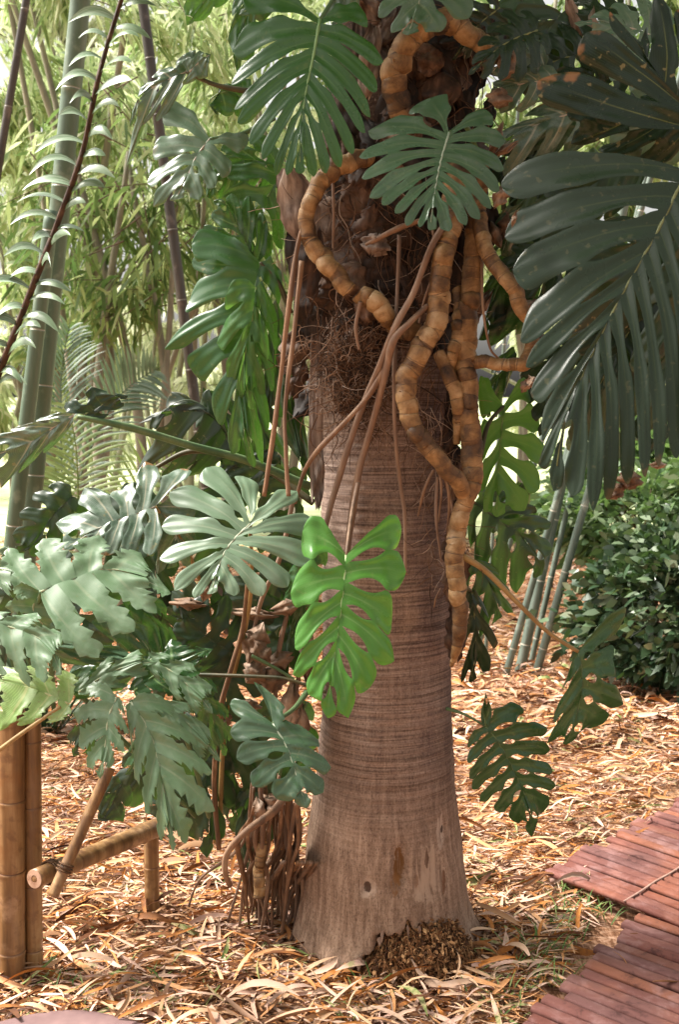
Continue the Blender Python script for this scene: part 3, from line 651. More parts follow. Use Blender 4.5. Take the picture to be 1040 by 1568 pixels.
for i in range(16):  # dark husk plates added so the gap between stems reads as shade
    cy = 560 + i * 28; plate(698 + random.gauss(0, 5), cy, random.uniform(20, 34), 60, 2.93, random.gauss(0, 12), .5, .01, 700 + i, ragged=.5, taper=.8)
# fibre tangle
M['fibre'] = island_mat('fibre_brown', [(0, (.025, .014, .009)), (.5, (.12, .06, .03)), (.8, (.26, .16, .10)), (1, (.42, .34, .28))], .8)
m = MB()
def squig(px, py, Y, L, ang, n=8, wob=.5):
    p = P(px, py, Y); pts = [p]; a = ang
    for i in range(n):
        a += random.gauss(0, wob); p = p + Vector((math.cos(a), random.gauss(0, .35), math.sin(a))) * (L / n); p.y = min(max(p.y, Y - .05), Y + .05); pts.append(p.copy())
    return pts
for i in range(420):
    m.add(*tube(squig(random.gauss(545, 26), random.gauss(560, 42), 2.88, random.uniform(.04, .13), random.uniform(0, 6.28), 7, .7), [random.uniform(.0006, .0016)], 12, 3))
for i in range(330):
    m.add(*tube(squig(random.uniform(480, 690), random.uniform(270, 660), random.uniform(2.86, 2.93), random.uniform(.06, .22), random.gauss(-1.57, .7), 7, .35), [random.uniform(.0008, .0022), .0006], 12, 3))
for i in range(90):
    m.add(*tube(squig(random.uniform(560, 760), random.uniform(0, 230), random.uniform(2.9, 3.0), random.uniform(.06, .22), random.gauss(-1.57, .7), 7, .35), [random.uniform(.0008, .0022), .0006], 12, 3))
for i in range(70):
    m.add(*tube(squig(random.choice([random.gauss(665, 8), random.gauss(692, 8)]), random.uniform(600, 900), 2.88, random.uniform(.05, .16), random.gauss(-1.7, .5), 7, .4), [random.uniform(.0008, .002), .0006], 12, 3))
tag(m.build('fibre_tangle', M['fibre'], palm), kind='stuff')
m = MB()
V = []; nn = 20
for j in range(10):
    for i in range(nn):
        a = i / nn * 6.28; r = math.sin(min(1, j / 9 + .02) * math.pi / 2)
        p = P(548 + math.cos(a) * 50 * r * (1 + .1 * math.sin(4 * a)), 572 + math.sin(a) * 72 * r, 2.885 + .06 * r * r); V.append(list(p))
m.add(V, [[j * nn + i, j * nn + (i + 1) % nn, (j + 1) * nn + (i + 1) % nn, (j + 1) * nn + i] for j in range(9) for i in range(nn)])
m.build('fibre_pad', simple_mat('pad', [(.35, (.02, .011, .008)), (.6, (.12, .06, .035)), (.8, (.25, .16, .12))], 60, .9, bumpst=1, bumpd=.012, detail=8), palm)

# ------------------------------------------------------------------ climbing plant on the palm: stems, roots
vine = empty('climbing_plant', (TX + .1, 2.85, 0), 'large split-leaved climber with thick ringed brown stems winding up the palm', 'climbing plant')
s = NT('vine_stem'); uv = s.n('ShaderNodeUVMap'); su = s.n('ShaderNodeSeparateXYZ'); s.l(uv.outputs[0], su.inputs[0]); tc = s.n('ShaderNodeTexCoord'); ob = tc.outputs['Object']
n1 = s.noise(ob, 14, 5, .6); n2 = s.noise(ob, 60, 4); wn = s.n('ShaderNodeTexWhiteNoise', noise_dimensions='1D'); s.l(s.math('FLOOR', s.math('ADD', su.outputs[1], .5)), wn.inputs['W'])
n3 = s.noise(s.mapping(ob, (28, 28, 28)), 1.0, 6, .7, .8)
f_ = s.math('ADD', s.math('MULTIPLY', wn.outputs['Value'], .15), s.math('ADD', s.math('MULTIPLY', n1, .55), s.math('MULTIPLY', n3, .35)))
c = s.ramp(f_, [(.36, (.026, .014, .007)), (.47, (.11, .055, .020)), (.57, (.25, .14, .052)), (.72, (.44, .31, .17))])
ed = s.math('ADD', s.math('ABSOLUTE', s.math('SUBTRACT', su.outputs[0], .5)), s.math('MULTIPLY', s.math('SUBTRACT', n3, .5), .35))
c = s.mix(s.math('MULTIPLY', s.step(ed, .40, .50), .85), c, (.03, .016, .010))
sgeo = s.n('ShaderNodeNewGeometry'); n6 = s.noise(ob, 34, 5, .7)
c = s.mix(s.math('MULTIPLY', s.step(n6, .60, .70), .7), c, (.035, .02, .012))
s.col(c); s.rough(.62); s.bump(s.math('ADD', s.math('MULTIPLY', n3, 1.4), s.math('ADD', n6, s.math('MULTIPLY', n2, .5))), 1.0, .010); M['stem'] = s.m
def ringed(pts, rad, seed=0, spacing=.026, name='stem', parent=None, amp=.06, label=None, mat='stem', n=None):
    """thick stem with a swollen leaf scar every few centimetres"""
    W_ = [P(*p) for p in pts]; C = catmull(W_, 200); L = np.concatenate([[0], np.cumsum(np.linalg.norm(np.diff(C, axis=0), axis=1))])
    rs = np.random.RandomState(seed); nodes = [0.]
    while nodes[-1] < L[-1]: nodes.append(nodes[-1] + spacing * rs.uniform(.5, 1.8))
    nodes = np.array(nodes); npt = int(L[-1] / .004); Ls = np.linspace(0, L[-1], npt); Cs = np.stack([np.interp(Ls, L, C[:, i]) for i in range(3)], 1)
    rad = np.array(rad) * .9; r = np.interp(Ls / L[-1], np.linspace(0, 1, len(rad)), rad)
    idx = np.interp(Ls, nodes, np.arange(len(nodes))); fr = idx % 1; k = np.floor(idx).astype(int)
    jit = rs.uniform(.3, 1.6, len(nodes) + 1)[k]; off = rs.normal(0, .14, (len(nodes) + 1, 3))[k] * r[:, None]
    prof = -.75 + 1.35 * np.clip(fr / .25, 0, 1) ** .5 - .6 * np.clip((fr - .25) / .75, 0, 1)
    r = r * (1 + amp * jit * prof); V, F, U = tube_arr(Cs + off * np.sin(np.pi * fr)[:, None], r, 18, lump=.07, seed=seed); V = V + rs.normal(0, 1, (npt, 18, 3)).reshape(-1, 3) * np.repeat(r, 18)[:, None] * .022; U[:, 0] = np.repeat(fr, 18); U[:, 1] = np.repeat(k * 1.0, 18)
    o = mk(name, V, F, M[mat], parent or vine, U)
    if label: o['label'] = label
    return o
q = 1 / 1681 * 2.9
ringed([(560, 242, 2.88), (545, 246, 2.84), (508, 262, 2.82), (480, 300, 2.81), (468, 345, 2.81), (485, 385, 2.81), (512, 415, 2.80), (535, 445, 2.80)], [15 * q, 14 * q, 13 * q, 15 * q, 14 * q], 1, .026)
ringed([(548, 448, 2.82), (575, 462, 2.80), (592, 482, 2.80), (600, 505, 2.84)], [15 * q, 17 * q, 14 * q, 8 * q], 2, .026, label='short knobbly yellowish stub of stem')
ringed([(700, 240, 2.88), (692, 330, 2.83), (682, 385, 2.80), (671, 440, 2.79), (669, 490, 2.78), (642, 542, 2.77), (623, 590, 2.77), (630, 645, 2.77), (662, 692, 2.77), (700, 735, 2.79), (716, 762, 2.83)], [20 * q, 20 * q, 17 * q, 17 * q, 18 * q, 17 * q, 16 * q, 15 * q, 14 * q, 13 * q], 3, .026, label='main golden-brown ringed stem bending across the trunk')
ringed([(728, 240, 2.92), (730, 330, 2.88), (724, 420, 2.86), (716, 520, 2.86), (718, 610, 2.85), (722, 690, 2.84), (722, 745, 2.83), (704, 795, 2.83), (696, 850, 2.82), (703, 910, 2.82), (705, 960, 2.83), (699, 995, 2.85), (691, 1020, 2.88)], [20 * q, 20 * q, 17 * q, 16 * q, 17 * q, 17 * q, 17 * q, 17 * q, 15 * q, 15 * q, 15 * q, 12 * q, 3 * q], 4, .026, label='long ringed stem down the right flank of the trunk, tapering off below')
ringed([(733, 330, 2.86), (742, 375, 2.82), (762, 412, 2.79), (786, 440, 2.77), (800, 475, 2.77), (826, 500, 2.78)], [13 * q, 13 * q, 12 * q, 12 * q, 13 * q, 10 * q], 5, .026)
ringed([(712, 556, 2.87), (745, 554, 2.84), (780, 558, 2.82), (806, 552, 2.82), (818, 520, 2.84)], [11 * q, 11 * q, 10 * q, 13 * q, 11 * q], 6, .026)
ringed([(618, 240, 2.92), (615, 185, 2.88), (604, 140, 2.85), (608, 100, 2.83), (625, 65, 2.82), (655, 42, 2.81), (690, 32, 2.82), (722, 55, 2.84), (752, 78, 2.86), (785, 92, 2.9)], [14 * q, 16 * q, 19 * q, 20 * q, 20 * q, 19 * q, 18 * q, 16 * q, 16 * q, 12 * q], 7, .026, label='pinkish-brown ringed stem arching over at the top')
ringed([(672, 540, 2.86), (690, 580, 2.84), (702, 625, 2.84), (700, 680, 2.86)], [10 * q, 12 * q, 11 * q, 6 * q], 8, .026)
ringed([(700, 440, 2.88), (706, 500, 2.86), (694, 545, 2.85), (692, 575, 2.86)], [8 * q, 12 * q, 13 * q, 5 * q], 9, .026, amp=.06)
ringed([(640, 500, 2.84), (622, 508, 2.82), (605, 505, 2.83)], [14 * q, 15 * q, 10 * q], 10, .026)
s = NT('aerial_root'); tc = s.n('ShaderNodeTexCoord'); n1 = s.noise(s.mapping(tc.outputs['Object'], (40, 40, 4)), 1, 4); oi = s.n('ShaderNodeObjectInfo'); n2 = s.noise(tc.outputs['Object'], 8, 3)
c = s.ramp(n1, [(.3, (.06, .028, .014)), (.55, (.20, .10, .045)), (.75, (.36, .24, .15))]); c = s.mix(s.math('MULTIPLY', oi.outputs['Random'], .6), c, (.24, .17, .13)); c = s.mix(s.math('MULTIPLY', s.step(n2, .5, .7), .5), c, (.10, .05, .03))
s.col(c); s.rough(.7); s.bump(n1, .8, .004); M['aroot'] = s.m
def aroot(pts, r, name='aerial_root', parent=None, seed=0, n=50, flat=1):
    m = MB(); m.add(*tube([P(*p) for p in pts], [x * q for x in r], n, 8, lump=.18, seed=seed, flat=flat)); return m.build(name, M['aroot'], parent or vine)
aroot([(470, 330, 2.82), (455, 380, 2.80), (441, 480, 2.78), (427, 600, 2.76), (415, 690, 2.74), (404, 760, 2.72)], [3.5, 3.8, 3.4, 3.8])
aroot([(462, 400, 2.82), (449, 520, 2.79), (437, 620, 2.77), (438, 700, 2.75), (442, 760, 2.74)], [4, 3.2, 3, 3], seed=2)
aroot([(690, 330, 2.80), (660, 380, 2.78), (635, 445, 2.77), (607, 498, 2.76), (586, 550, 2.79), (556, 620, 2.83), (527, 705, 2.86), (501, 795, 2.87), (494, 830, 2.88)], [4, 5, 5, 5, 5, 5, 4.5], seed=3)
aroot([(655, 468, 2.78), (630, 492, 2.76), (603, 521, 2.755), (592, 565, 2.79), (570, 650, 2.83), (552, 712, 2.85), (538, 795, 2.87), (532, 850, 2.87)], [4, 5, 6, 5, 5.5, 5.5, 5], seed=4)
aroot([(612, 360, 2.84), (609, 440, 2.82), (605, 528, 2.81), (605, 655, 2.83), (613, 740, 2.87), (620, 790, 2.88), (621, 880, 2.89)], [3, 3, 3.5, 3, 3, 2.5], seed=5)
aroot([(590, 565, 2.80), (560, 612, 2.80), (520, 655, 2.80), (487, 690, 2.82), (466, 722, 2.84), (452, 770, 2.88)], [5, 4, 4, 3, 3], seed=6)
aroot([(510, 280, 2.85), (511, 330, 2.84), (510, 380, 2.86)], [2.2, 1.8, 1.6], seed=7)
aroot([(660, 335, 2.80), (668, 400, 2.79), (650, 460, 2.79), (642, 495, 2.79)], [2.2, 2, 1.6], seed=8)
aroot([(560, 375, 2.84), (610, 350, 2.82), (650, 335, 2.82)], [3, 5, 3], seed=9)
aroot([(552, 462, 2.79), (545, 500, 2.80), (550, 535, 2.82)], [3.4, 3, 2], seed=10)
aroot([(738, 400, 2.84), (740, 470, 2.82), (750, 530, 2.82), (765, 550, 2.83)], [2, 2, 1.6], seed=11)
for i, (a, b, c_) in enumerate([((668, 700), (676, 745), (672, 800)), ((676, 712), (688, 760), (684, 830)), ((664, 720), (650, 750), (640, 790)), ((686, 740), (694, 790), (690, 850)), ((670, 730), (668, 790), (676, 860))]):
    aroot([(*a, 2.86), (*b, 2.85), (*c_, 2.88)], [2.6, 2.4, 1.2], seed=20 + i)
aroot([(676, 900, 2.885), (668, 915, 2.88), (665, 930, 2.89)], [1.2, 1.2, .8], seed=31)
# ------------------------------------------------------------------ leaves of the climber
def dens(l, c, k=.05):
    """twice as many lobes along the same outline"""
    o = [l[0]]
    for a, b in zip(l, l[1:]):
        mx, my = (a[0] + b[0]) / 2, (a[1] + b[1]) / 2; dx, dy = mx - c[0], my - c[1]; o += [(mx + dx * k, my + dy * k), b]
    return o
# the bright green leaf in front of the trunk
split_leaf(vine, 'bright', [(530, 850), (526, 900), (517, 975), (508, 1040), (504, 1098)],
    [(464, 812), (446, 905), (452, 985), (450, 1030), (474, 1062)],
    [(618, 806), (624, 874), (603, 952), (607, 1010), (568, 1052), (536, 1098)], 2.62, .02, -.06, f=.66, slit=.24, holes=.9, seed=3, arch=.13,
    stalk=[(548, 740, 2.80), (538, 790, 2.74)], stalkmat='aroot', stalkr=.0045, label='bright glossy green split leaf', veinr=.0034)
split_leaf(vine, 'green', [(490, 30), (480, 85), (468, 140), (460, 200), (458, 256)],
    [(372, -12), (355, 62), (352, 118), (356, 150), (362, 180), (380, 208), (400, 234), (420, 250), (438, 258)],
    [(560, 20), (588, 86), (578, 130), (568, 165), (560, 195), (542, 220), (522, 240), (500, 252), (480, 256)], 2.66, .0, -.05, f=.45, slit=.40, holes=.6, seed=5, arch=.14, stalk=[(560, -20, 2.8), (520, -10, 2.75)],
    label='large hanging dark green leaf with shiny lower lobes', veinr=.005)
split_leaf(vine, 'teal', [(688, 204), (675, 248), (667, 290), (660, 345)],
    [(655, 150), (566, 188), (552, 228), (556, 262), (568, 290), (586, 310), (606, 322), (626, 334), (644, 342)],
    [(757, 172), (774, 215), (775, 250), (768, 284), (756, 308), (738, 326), (716, 338), (690, 346)], 2.60, .02, -.11, f=.5, slit=.42, holes=.7, seed=8, arch=.10, stalk=[(740, 260, 2.85), (715, 195, 2.72)], label='rounded grey-green split leaf in front of the trunk top')
split_leaf(vine, 'teal', [(650, -50), (645, -20), (640, 10), (625, 50)], [(560, -30), (580, 20), (600, 45)], [(760, -30), (720, 20), (675, 45)], 2.68, 0, -.05, seed=12, f=.35)
# right of trunk
split_leaf(vine, 'mid', [(771, 622), (768, 670), (764, 725), (762, 792)], [(733, 600), (734, 690), (733, 745), (742, 784)], [(812, 590), (826, 640), (845, 700), (828, 748), (806, 782)], 3.05, .0, -.02, f=.7, slit=.3, holes=1, seed=14, arch=.08,
    stalk=[(735, 700, 2.9), (748, 650, 2.98)], stalkmat='stalk_dark', label='fresh green backlit leaf hanging right of the trunk')
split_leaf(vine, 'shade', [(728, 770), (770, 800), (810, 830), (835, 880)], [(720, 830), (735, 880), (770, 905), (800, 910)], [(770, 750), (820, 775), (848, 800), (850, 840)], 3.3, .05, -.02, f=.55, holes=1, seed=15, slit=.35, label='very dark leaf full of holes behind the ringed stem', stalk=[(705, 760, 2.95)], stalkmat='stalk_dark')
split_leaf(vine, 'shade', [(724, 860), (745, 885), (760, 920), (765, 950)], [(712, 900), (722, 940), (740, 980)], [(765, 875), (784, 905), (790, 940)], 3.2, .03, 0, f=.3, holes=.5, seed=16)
split_leaf(vine, 'dark', [(722, 905), (728, 950), (728, 1000), (722, 1048)], [(704, 950), (702, 1010), (708, 1050)], [(748, 940), (764, 985), (752, 1030)], 3.1, .0, 0, f=.25, holes=0, seed=17, slit=.45, label='narrow drooping leaf with withered brown tips', stalk=[(700, 890, 2.9)], stalkmat='stalk_dark')
# leaf on a long stalk, and the low one near the ground
split_leaf(vine, 'deep', [(886, 998), (892, 1030), (890, 1075), (872, 1145)], [(868, 1050), (850, 1100), (846, 1148)], [(962, 945), (940, 1010), (962, 1082), (928, 1112)], 2.9, .0, -.02, f=.42, slit=.40, holes=.8, seed=18, arch=.22,
    stalk=[(706, 850, 2.84), (745, 875, 2.86), (795, 925, 2.88), (840, 968, 2.9)], stalkmat='stalk_tan', stalkr=.0065, label='drooping dark leaf at the end of a long slanting stalk')
split_leaf(vine, 'deep', [(744, 1112), (766, 1140), (790, 1185), (812, 1235), (822, 1288)], [(716, 1140), (716, 1165), (719, 1190), (728, 1212), (742, 1232), (764, 1246), (792, 1262)], [(800, 1082), (842, 1116), (846, 1150), (850, 1182), (856, 1206), (848, 1236)], 2.95, .03, -.02, f=.45, slit=.42, holes=.9, seed=19, arch=.16,
    stalk=[(684, 1085, 2.98), (712, 1094, 2.95)], stalkmat='stalk', stalkr=.004, label='low dark split leaf hanging over the litter right of the trunk')
split_leaf(vine, 'deep', [(744, 1112), (742, 1090), (744, 1060)], [(738, 1085)], [(752, 1080)], 2.95, seed=20, f=.8, arch=.05)
# left side hanging leaves
split_leaf(vine, 'green', [(398, 402), (385, 470), (372, 540), (370, 625), (388, 712)],
    [(292, 372), (288, 455), (248, 528), (290, 560), (330, 640), (352, 690)],
    [(432, 440), (425, 520), (420, 590), (412, 650), (402, 705)], 2.95, .01, -.03, f=.32, slit=.36, holes=.4, seed=21, arch=.18, bow=.16, stalk=[(445, 480, 2.95), (425, 430, 2.95)], stalkmat='stalk_dark', label='long hanging green leaf with shiny central lobes left of the trunk')
split_leaf(vine, 'mid', [(392, 440), (384, 500), (372, 560), (385, 625)], [(345, 450), (328, 520), (345, 580), (360, 620)], [(410, 470), (412, 540), (404, 600)], 2.88, 0, -.02, f=.3, seed=22, slit=.4, arch=.25, label='light green inner lobes of young leaf')
split_leaf(vine, 'green', [(392, 405), (365, 350), (345, 310), (325, 305)], [(290, 395), (310, 345), (322, 325)], [(405, 330), (380, 295), (352, 292)], 3.0, .0, 0, f=.6, seed=23, arch=.2)
split_leaf(vine, 'green', [(430, 270), (410, 300), (385, 345), (392, 395)], [(345, 262), (340, 300), (365, 350)], [(445, 320), (432, 380), (410, 400)], 3.05, 0, 0, f=.65, holes=1, seed=24)
split_leaf(vine, 'green', [(425, 255), (380, 245), (345, 262), (315, 300)], [(400, 290), (362, 310), (335, 318)], [(390, 205), (345, 215), (310, 250)], 3.1, .0, 0, f=.5, holes=.8, seed=25)
split_leaf(vine, 'shade', [(415, 470), (418, 530), (410, 600), (415, 650)], [(396, 520), (388, 580), (395, 630)], [(436, 500), (440, 570), (432, 640)], 3.2, 0, 0, f=.4, seed=26)
split_leaf(vine, 'shade', [(430, 520), (445, 600), (455, 680), (478, 740)], [(424, 600), (440, 680)], [(458, 590), (470, 670)], 3.15, 0, 0, f=.85, holes=0, seed=27, arch=.05)
split_leaf(vine, 'grey', [(321, 213), (300, 240), (285, 270), (268, 300)],
    [(248, 166), (232, 226), (222, 268), (232, 306)], [(378, 216), (350, 262), (328, 285), (304, 302)], 2.95, .0, -.10, f=.30, slit=.32, holes=.3, seed=28, arch=.12, stalk=[(420, 180, 3.0), (370, 205, 2.97)], label='small grey-green leaf with finger lobes against the bamboo')
split_leaf(vine, 'grey', [(285, 110), (250, 125), (222, 140), (200, 165)], [(240, 182), (212, 190), (182, 236)], [(285, 80), (240, 105), (212, 130)], 3.0, .0, -.03, f=.35, seed=29, arch=.2, slit=.3, stalk=[(380, 140, 3.0), (330, 130, 3.0)], stalkmat='stalk_dark')
split_leaf(vine, 'grey', [(290, 110), (305, 95), (322, 82)], [(288, 128), (318, 118)], [(285, 88), (305, 76)], 2.98, 0, 0, seed=30, f=.7)
split_leaf(vine, 'green', [(370, 150), (345, 140), (320, 155), (330, 175)], [(370, 180), (345, 178)], [(370, 120), (335, 130)], 3.05, 0, 0, seed=31, f=.7, holes=0)
split_leaf(vine, 'mid', [(330, -20), (310, 5), (285, 38)], [(290, -20), (280, 10)], [(345, 5), (310, 30)], 3.1, 0, 0, seed=32, f=.8, holes=0)
split_leaf(vine, 'green', [(385, -30), (378, 20), (360, 70), (362, 110)], [(355, 10), (348, 60)], [(410, 20), (385, 90)], 3.0, 0, 0, seed=33, f=.7, holes=0)
split_leaf(vine, 'green', [(470, -60), (440, -30), (400, 0), (365, 20)], [(440, 10), (400, 30)], [(420, -50), (370, -10)], 2.8, 0, 0, seed=34, f=.6, holes=0)
split_leaf(vine, 'grey', [(530, -60), (530, -20), (520, 20), (512, 45)], [(500, -20), (498, 20)], [(565, -20), (548, 22)], 2.75, 0, 0, seed=35, f=.5, holes=0)
# dusty half-dead leaves right of the trunk top
DR = [('grey', [(905, 170), (870, 175), (810, 195), (758, 228)], [(880, 215), (830, 240), (775, 262)], [(880, 130), (820, 160), (765, 195)], 2.85, .0, -.03, 40, .35),
      ('grey', [(850, 128), (820, 125), (790, 130), (752, 140)], [(838, 152), (800, 170), (768, 172)], [(830, 98), (795, 105), (758, 120)], 2.8, 0, 0, 41, .9),
      ('grey', [(835, 105), (800, 85), (770, 95), (752, 112)], [(820, 122), (780, 128)], [(815, 60), (778, 68), (755, 86)], 2.86, 0, 0, 42, .9),
      ('shade', [(860, 20), (835, 60), (850, 90), (858, 120)], [(790, 20), (800, 60), (830, 105)], [(900, 40), (890, 80), (870, 110)], 2.95, 0, 0, 43, .8),
      ('shade', [(800, 0), (800, 40), (830, 80), (855, 105)], [(760, 20), (770, 60)], [(840, 10), (860, 50)], 3.1, 0, 0, 44, .6),
      ('grey', [(900, 195), (860, 200), (820, 218), (790, 260)], [(870, 240), (820, 270)], [(860, 175), (810, 190)], 2.9, 0, 0, 45, .4),
      ('teal', [(830, 290), (810, 300), (790, 330), (770, 390)], [(800, 350), (790, 400)], [(790, 290), (760, 340)], 2.9, 0, 0, 46, .8),
      ('shade', [(800, 400), (770, 430), (750, 470), (742, 510)], [(790, 470), (765, 515)], [(760, 400), (742, 440)], 3.2, 0, 0, 47, .6),
      ('shade', [(830, 470), (800, 475), (760, 490), (735, 520)], [(800, 510), (755, 530)], [(790, 450), (750, 460)], 3.2, 0, 0, 48, .6),
      ('green', [(820, 430), (795, 450), (770, 460), (735, 455)], [(800, 480), (760, 480)], [(790, 420), (750, 430)], 3.3, 0, 0, 49, .6),
      ('shade', [(790, 540), (770, 570), (755, 600), (748, 640)], [(775, 600), (765, 640)], [(755, 560), (740, 600)], 3.3, 0, 0, 50, .5),
      ('shade', [(800, 740), (780, 770), (770, 800), (765, 840)], [(765, 770), (750, 810)], [(812, 780), (800, 830)], 3.35, 0, 0, 51, .4),
      ('dark', [(830, 240), (800, 250), (780, 290), (770, 320)], [(800, 300), (785, 330)], [(790, 240), (765, 270)], 2.9, 0, 0, 52, .7)]
for mt, mid, l, r_, Y, gx, gy, sd_, f_ in DR: split_leaf(vine, mt, mid, l, r_, Y, gx, gy, f=f_, seed=sd_, holes=.4, arch=.2)
# withered, papery leaves
M['dry'] = simple_mat('dry_sheath', [(.3, (.06, .032, .018)), (.5, (.20, .125, .08)), (.7, (.40, .30, .23))], 12, .7, bumpst=.6)
def dry(px, py, wpx, hpx, Y, rot, seed, parent=None, label=None):
    return plate(px, py, wpx, hpx, Y, rot, random.uniform(1.5, 4), .03, seed, name='dry_leaf', mat='dry', parent=parent or vine, ragged=.5, taper=.97, label=label)
for i, a in enumerate([(778, 100, 30, 44, 2.78, 20), (765, 150, 40, 30, 2.78, 10), (760, 215, 16, 60, 2.78, 20), (775, 228, 44, 14, 2.77, -30), (768, 300, 24, 40, 2.82, 30), (800, 420, 26, 44, 2.85, 20), (825, 520, 26, 40, 2.85, -20), (805, 590, 16, 24, 2.84, 30),
                       (775, 345, 30, 44, 2.9, 10), (760, 360, 20, 40, 2.88, -20), (905, 60, 30, 90, 2.95, 5), (880, 30, 20, 90, 2.95, -15), (925, 80, 30, 60, 2.95, 25), (812, 470, 22, 40, 2.83, 60), (640, 190, 40, 30, 2.88, 10), (612, 190, 30, 30, 2.9, -20)]): dry(*a, 200 + i)
# ------------------------------------------------------------------ big dark plant hanging in from the right, nearer the camera
rp_ = empty('split_leaf_plant', tuple(P(1130, 300, 2.3)), 'big near-black green split leaves hanging in from the right edge', 'split-leaf plant')
split_leaf(rp_, 'dark', [(1052, 262), (1014, 342), (980, 402), (940, 474), (900, 556), (866, 640), (850, 742)],
    [(768, 268), (774, 345), (786, 405), (798, 512), (806, 555), (814, 592), (832, 660), (826, 700)],
    [(1160, 380), (1130, 480), (1105, 600), (1075, 660), (1044, 690), (1015, 705), (994, 722), (968, 726), (940, 750), (912, 776), (880, 752)], 2.25, -.02, -.05, f=.58, slit=.17, holes=1, seed=60, puff=.6, arch=.10, bow=.10, veinr=.004, nr=22, stalk=[(1140, 120, 2.4), (1100, 190, 2.33)], stalkmat='stalk_dark', stalkr=.009, label='largest dark leaf, hanging with long strap lobes')
split_leaf(rp_, 'dark', [(1075, 200), (1040, 150), (1000, 110), (985, 60)], [(832, 112), (905, 40), (940, 10)], [(1090, 60), (1050, 10), (1010, -20)], 2.3, 0, 0, f=.35, slit=.2, holes=.2, seed=61, arch=.12, veinr=.005)
split_leaf(rp_, 'dark', [(1060, 185), (1000, 190), (930, 180), (870, 165)], [(1000, 250), (930, 235), (880, 215)], [(1000, 140), (930, 150), (880, 150)], 2.45, 0, 0, f=.4, holes=.8, seed=62, arch=.15)
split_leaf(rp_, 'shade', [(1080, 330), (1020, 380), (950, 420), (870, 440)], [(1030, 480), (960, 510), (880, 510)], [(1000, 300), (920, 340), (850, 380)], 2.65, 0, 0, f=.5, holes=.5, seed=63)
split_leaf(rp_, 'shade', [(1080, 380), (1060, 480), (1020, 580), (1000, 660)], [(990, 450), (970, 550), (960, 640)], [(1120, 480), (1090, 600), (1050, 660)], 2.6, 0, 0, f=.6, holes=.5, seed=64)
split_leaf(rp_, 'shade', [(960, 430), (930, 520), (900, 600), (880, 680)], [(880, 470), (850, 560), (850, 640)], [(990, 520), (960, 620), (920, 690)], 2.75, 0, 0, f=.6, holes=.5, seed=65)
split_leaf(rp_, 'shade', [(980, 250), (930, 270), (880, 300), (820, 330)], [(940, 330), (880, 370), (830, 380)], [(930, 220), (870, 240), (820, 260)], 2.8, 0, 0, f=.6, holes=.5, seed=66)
split_leaf(rp_, 'grey', [(1060, 200), (1010, 180), (960, 165), (900, 150)], [(1000, 215), (940, 200), (900, 180)], [(1000, 150), (950, 140), (915, 132)], 2.6, 0, 0, f=.4, holes=.5, seed=67)
rs = np.random.RandomState(77)
for i, (x, y, a_, L) in enumerate([(900, 300, 190, 130), (990, 480, 120, 150), (860, 400, 170, 110), (930, 620, 100, 120), (1010, 560, 95, 130), (820, 250, 175, 90), (1000, 60, 200, 120), (880, 90, 160, 110), (800, 60, 150, 90), (840, 330, 150, 110), (960, 130, 185, 120), (870, 560, 110, 110), (1030, 200, 200, 130), (750, 30, 130, 80), (930, 20, 150, 100), (1020, 400, 100, 150)]):
    d = np.array([math.cos(R(a_)), math.sin(R(a_))]); n_ = np.array([-d[1], d[0]]); a = np.array([x, y]) - d * L * .3; wd = L * .55
    le = [tuple(a + d * L * t + n_ * wd * k) for t, k in ((.0, .8), (.3, 1.1), (.6, 1.0), (.9, .7), (1.1, .35))]; ri = [tuple(a + d * L * t - n_ * wd * k) for t, k in ((.0, .8), (.3, 1.1), (.6, 1.0), (.9, .7), (1.1, .35))]
    split_leaf(rp_ if x > 830 else vine, 'dark' if i % 3 else 'grey', [tuple(a), tuple(a + d * L * .6 + n_ * 8), tuple(a + d * L * 1.3)], le, ri, 2.75 + .4 * rs.rand(), rs.uniform(-.06, .06), rs.uniform(-.1, .04), f=rs.uniform(.3, .6), slit=.45, holes=.8, seed=500 + i, arch=.2)
dry(965, 735, 40, 26, 2.3, 10, 300, rp_); dry(945, 752, 24, 30, 2.32, 40, 301, rp_); dry(1008, 712, 26, 12, 2.28, 0, 302, rp_); dry(788, 335, 8, 26, 2.25, 15, 303, rp_); dry(816, 585, 16, 22, 2.24, -30, 304, rp_)
# ------------------------------------------------------------------ left clump of split-leaf plants
lp = empty('split_leaf_plant', tuple(G(330, 1290)), 'clump of teal split leaves on long stalks left of the palm', 'split-leaf plant')
lb = G(330, 1290)
split_leaf(lp, 'pale', [(383, 802), (358, 826), (340, 852), (322, 905)],
    [(314, 712), (258, 748), (246, 800), (242, 846), (266, 898), (298, 912)],
    [(372, 722), (455, 750), (484, 792), (480, 858), (440, 892), (400, 908), (358, 908)], 2.72, .01, -.11, f=.24, slit=.40, holes=.6, seed=70, arch=.12, stalk=[(335, 1290, 3.2), (345, 1100, 3.1), (378, 950, 2.95), (385, 880, 2.85)], stalkmat='stalk_tan', label='large pale grey-green split leaf spread like a star')
split_leaf(lp, 'grey', [(237, 776), (205, 788), (160, 802), (95, 835)],
    [(228, 850), (190, 850), (160, 845), (128, 842)], [(278, 712), (222, 706), (185, 745), (128, 745), (80, 790)], 2.9, .0, -.12, f=.55, slit=.3, holes=.9, seed=71, arch=.14, label='dusty grey split leaf with pinkish midrib', stalk=[(330, 1290, 3.3), (330, 1000, 3.2), (290, 850, 3.05)], stalkmat='stalk_tan')
split_leaf(lp, 'grey', [(236, 776), (262, 800), (270, 830), (262, 870)], [(300, 780), (300, 830), (290, 870)], [(225, 810), (225, 850), (240, 880)], 2.92, 0, 0, f=.6, holes=.6, seed=72)
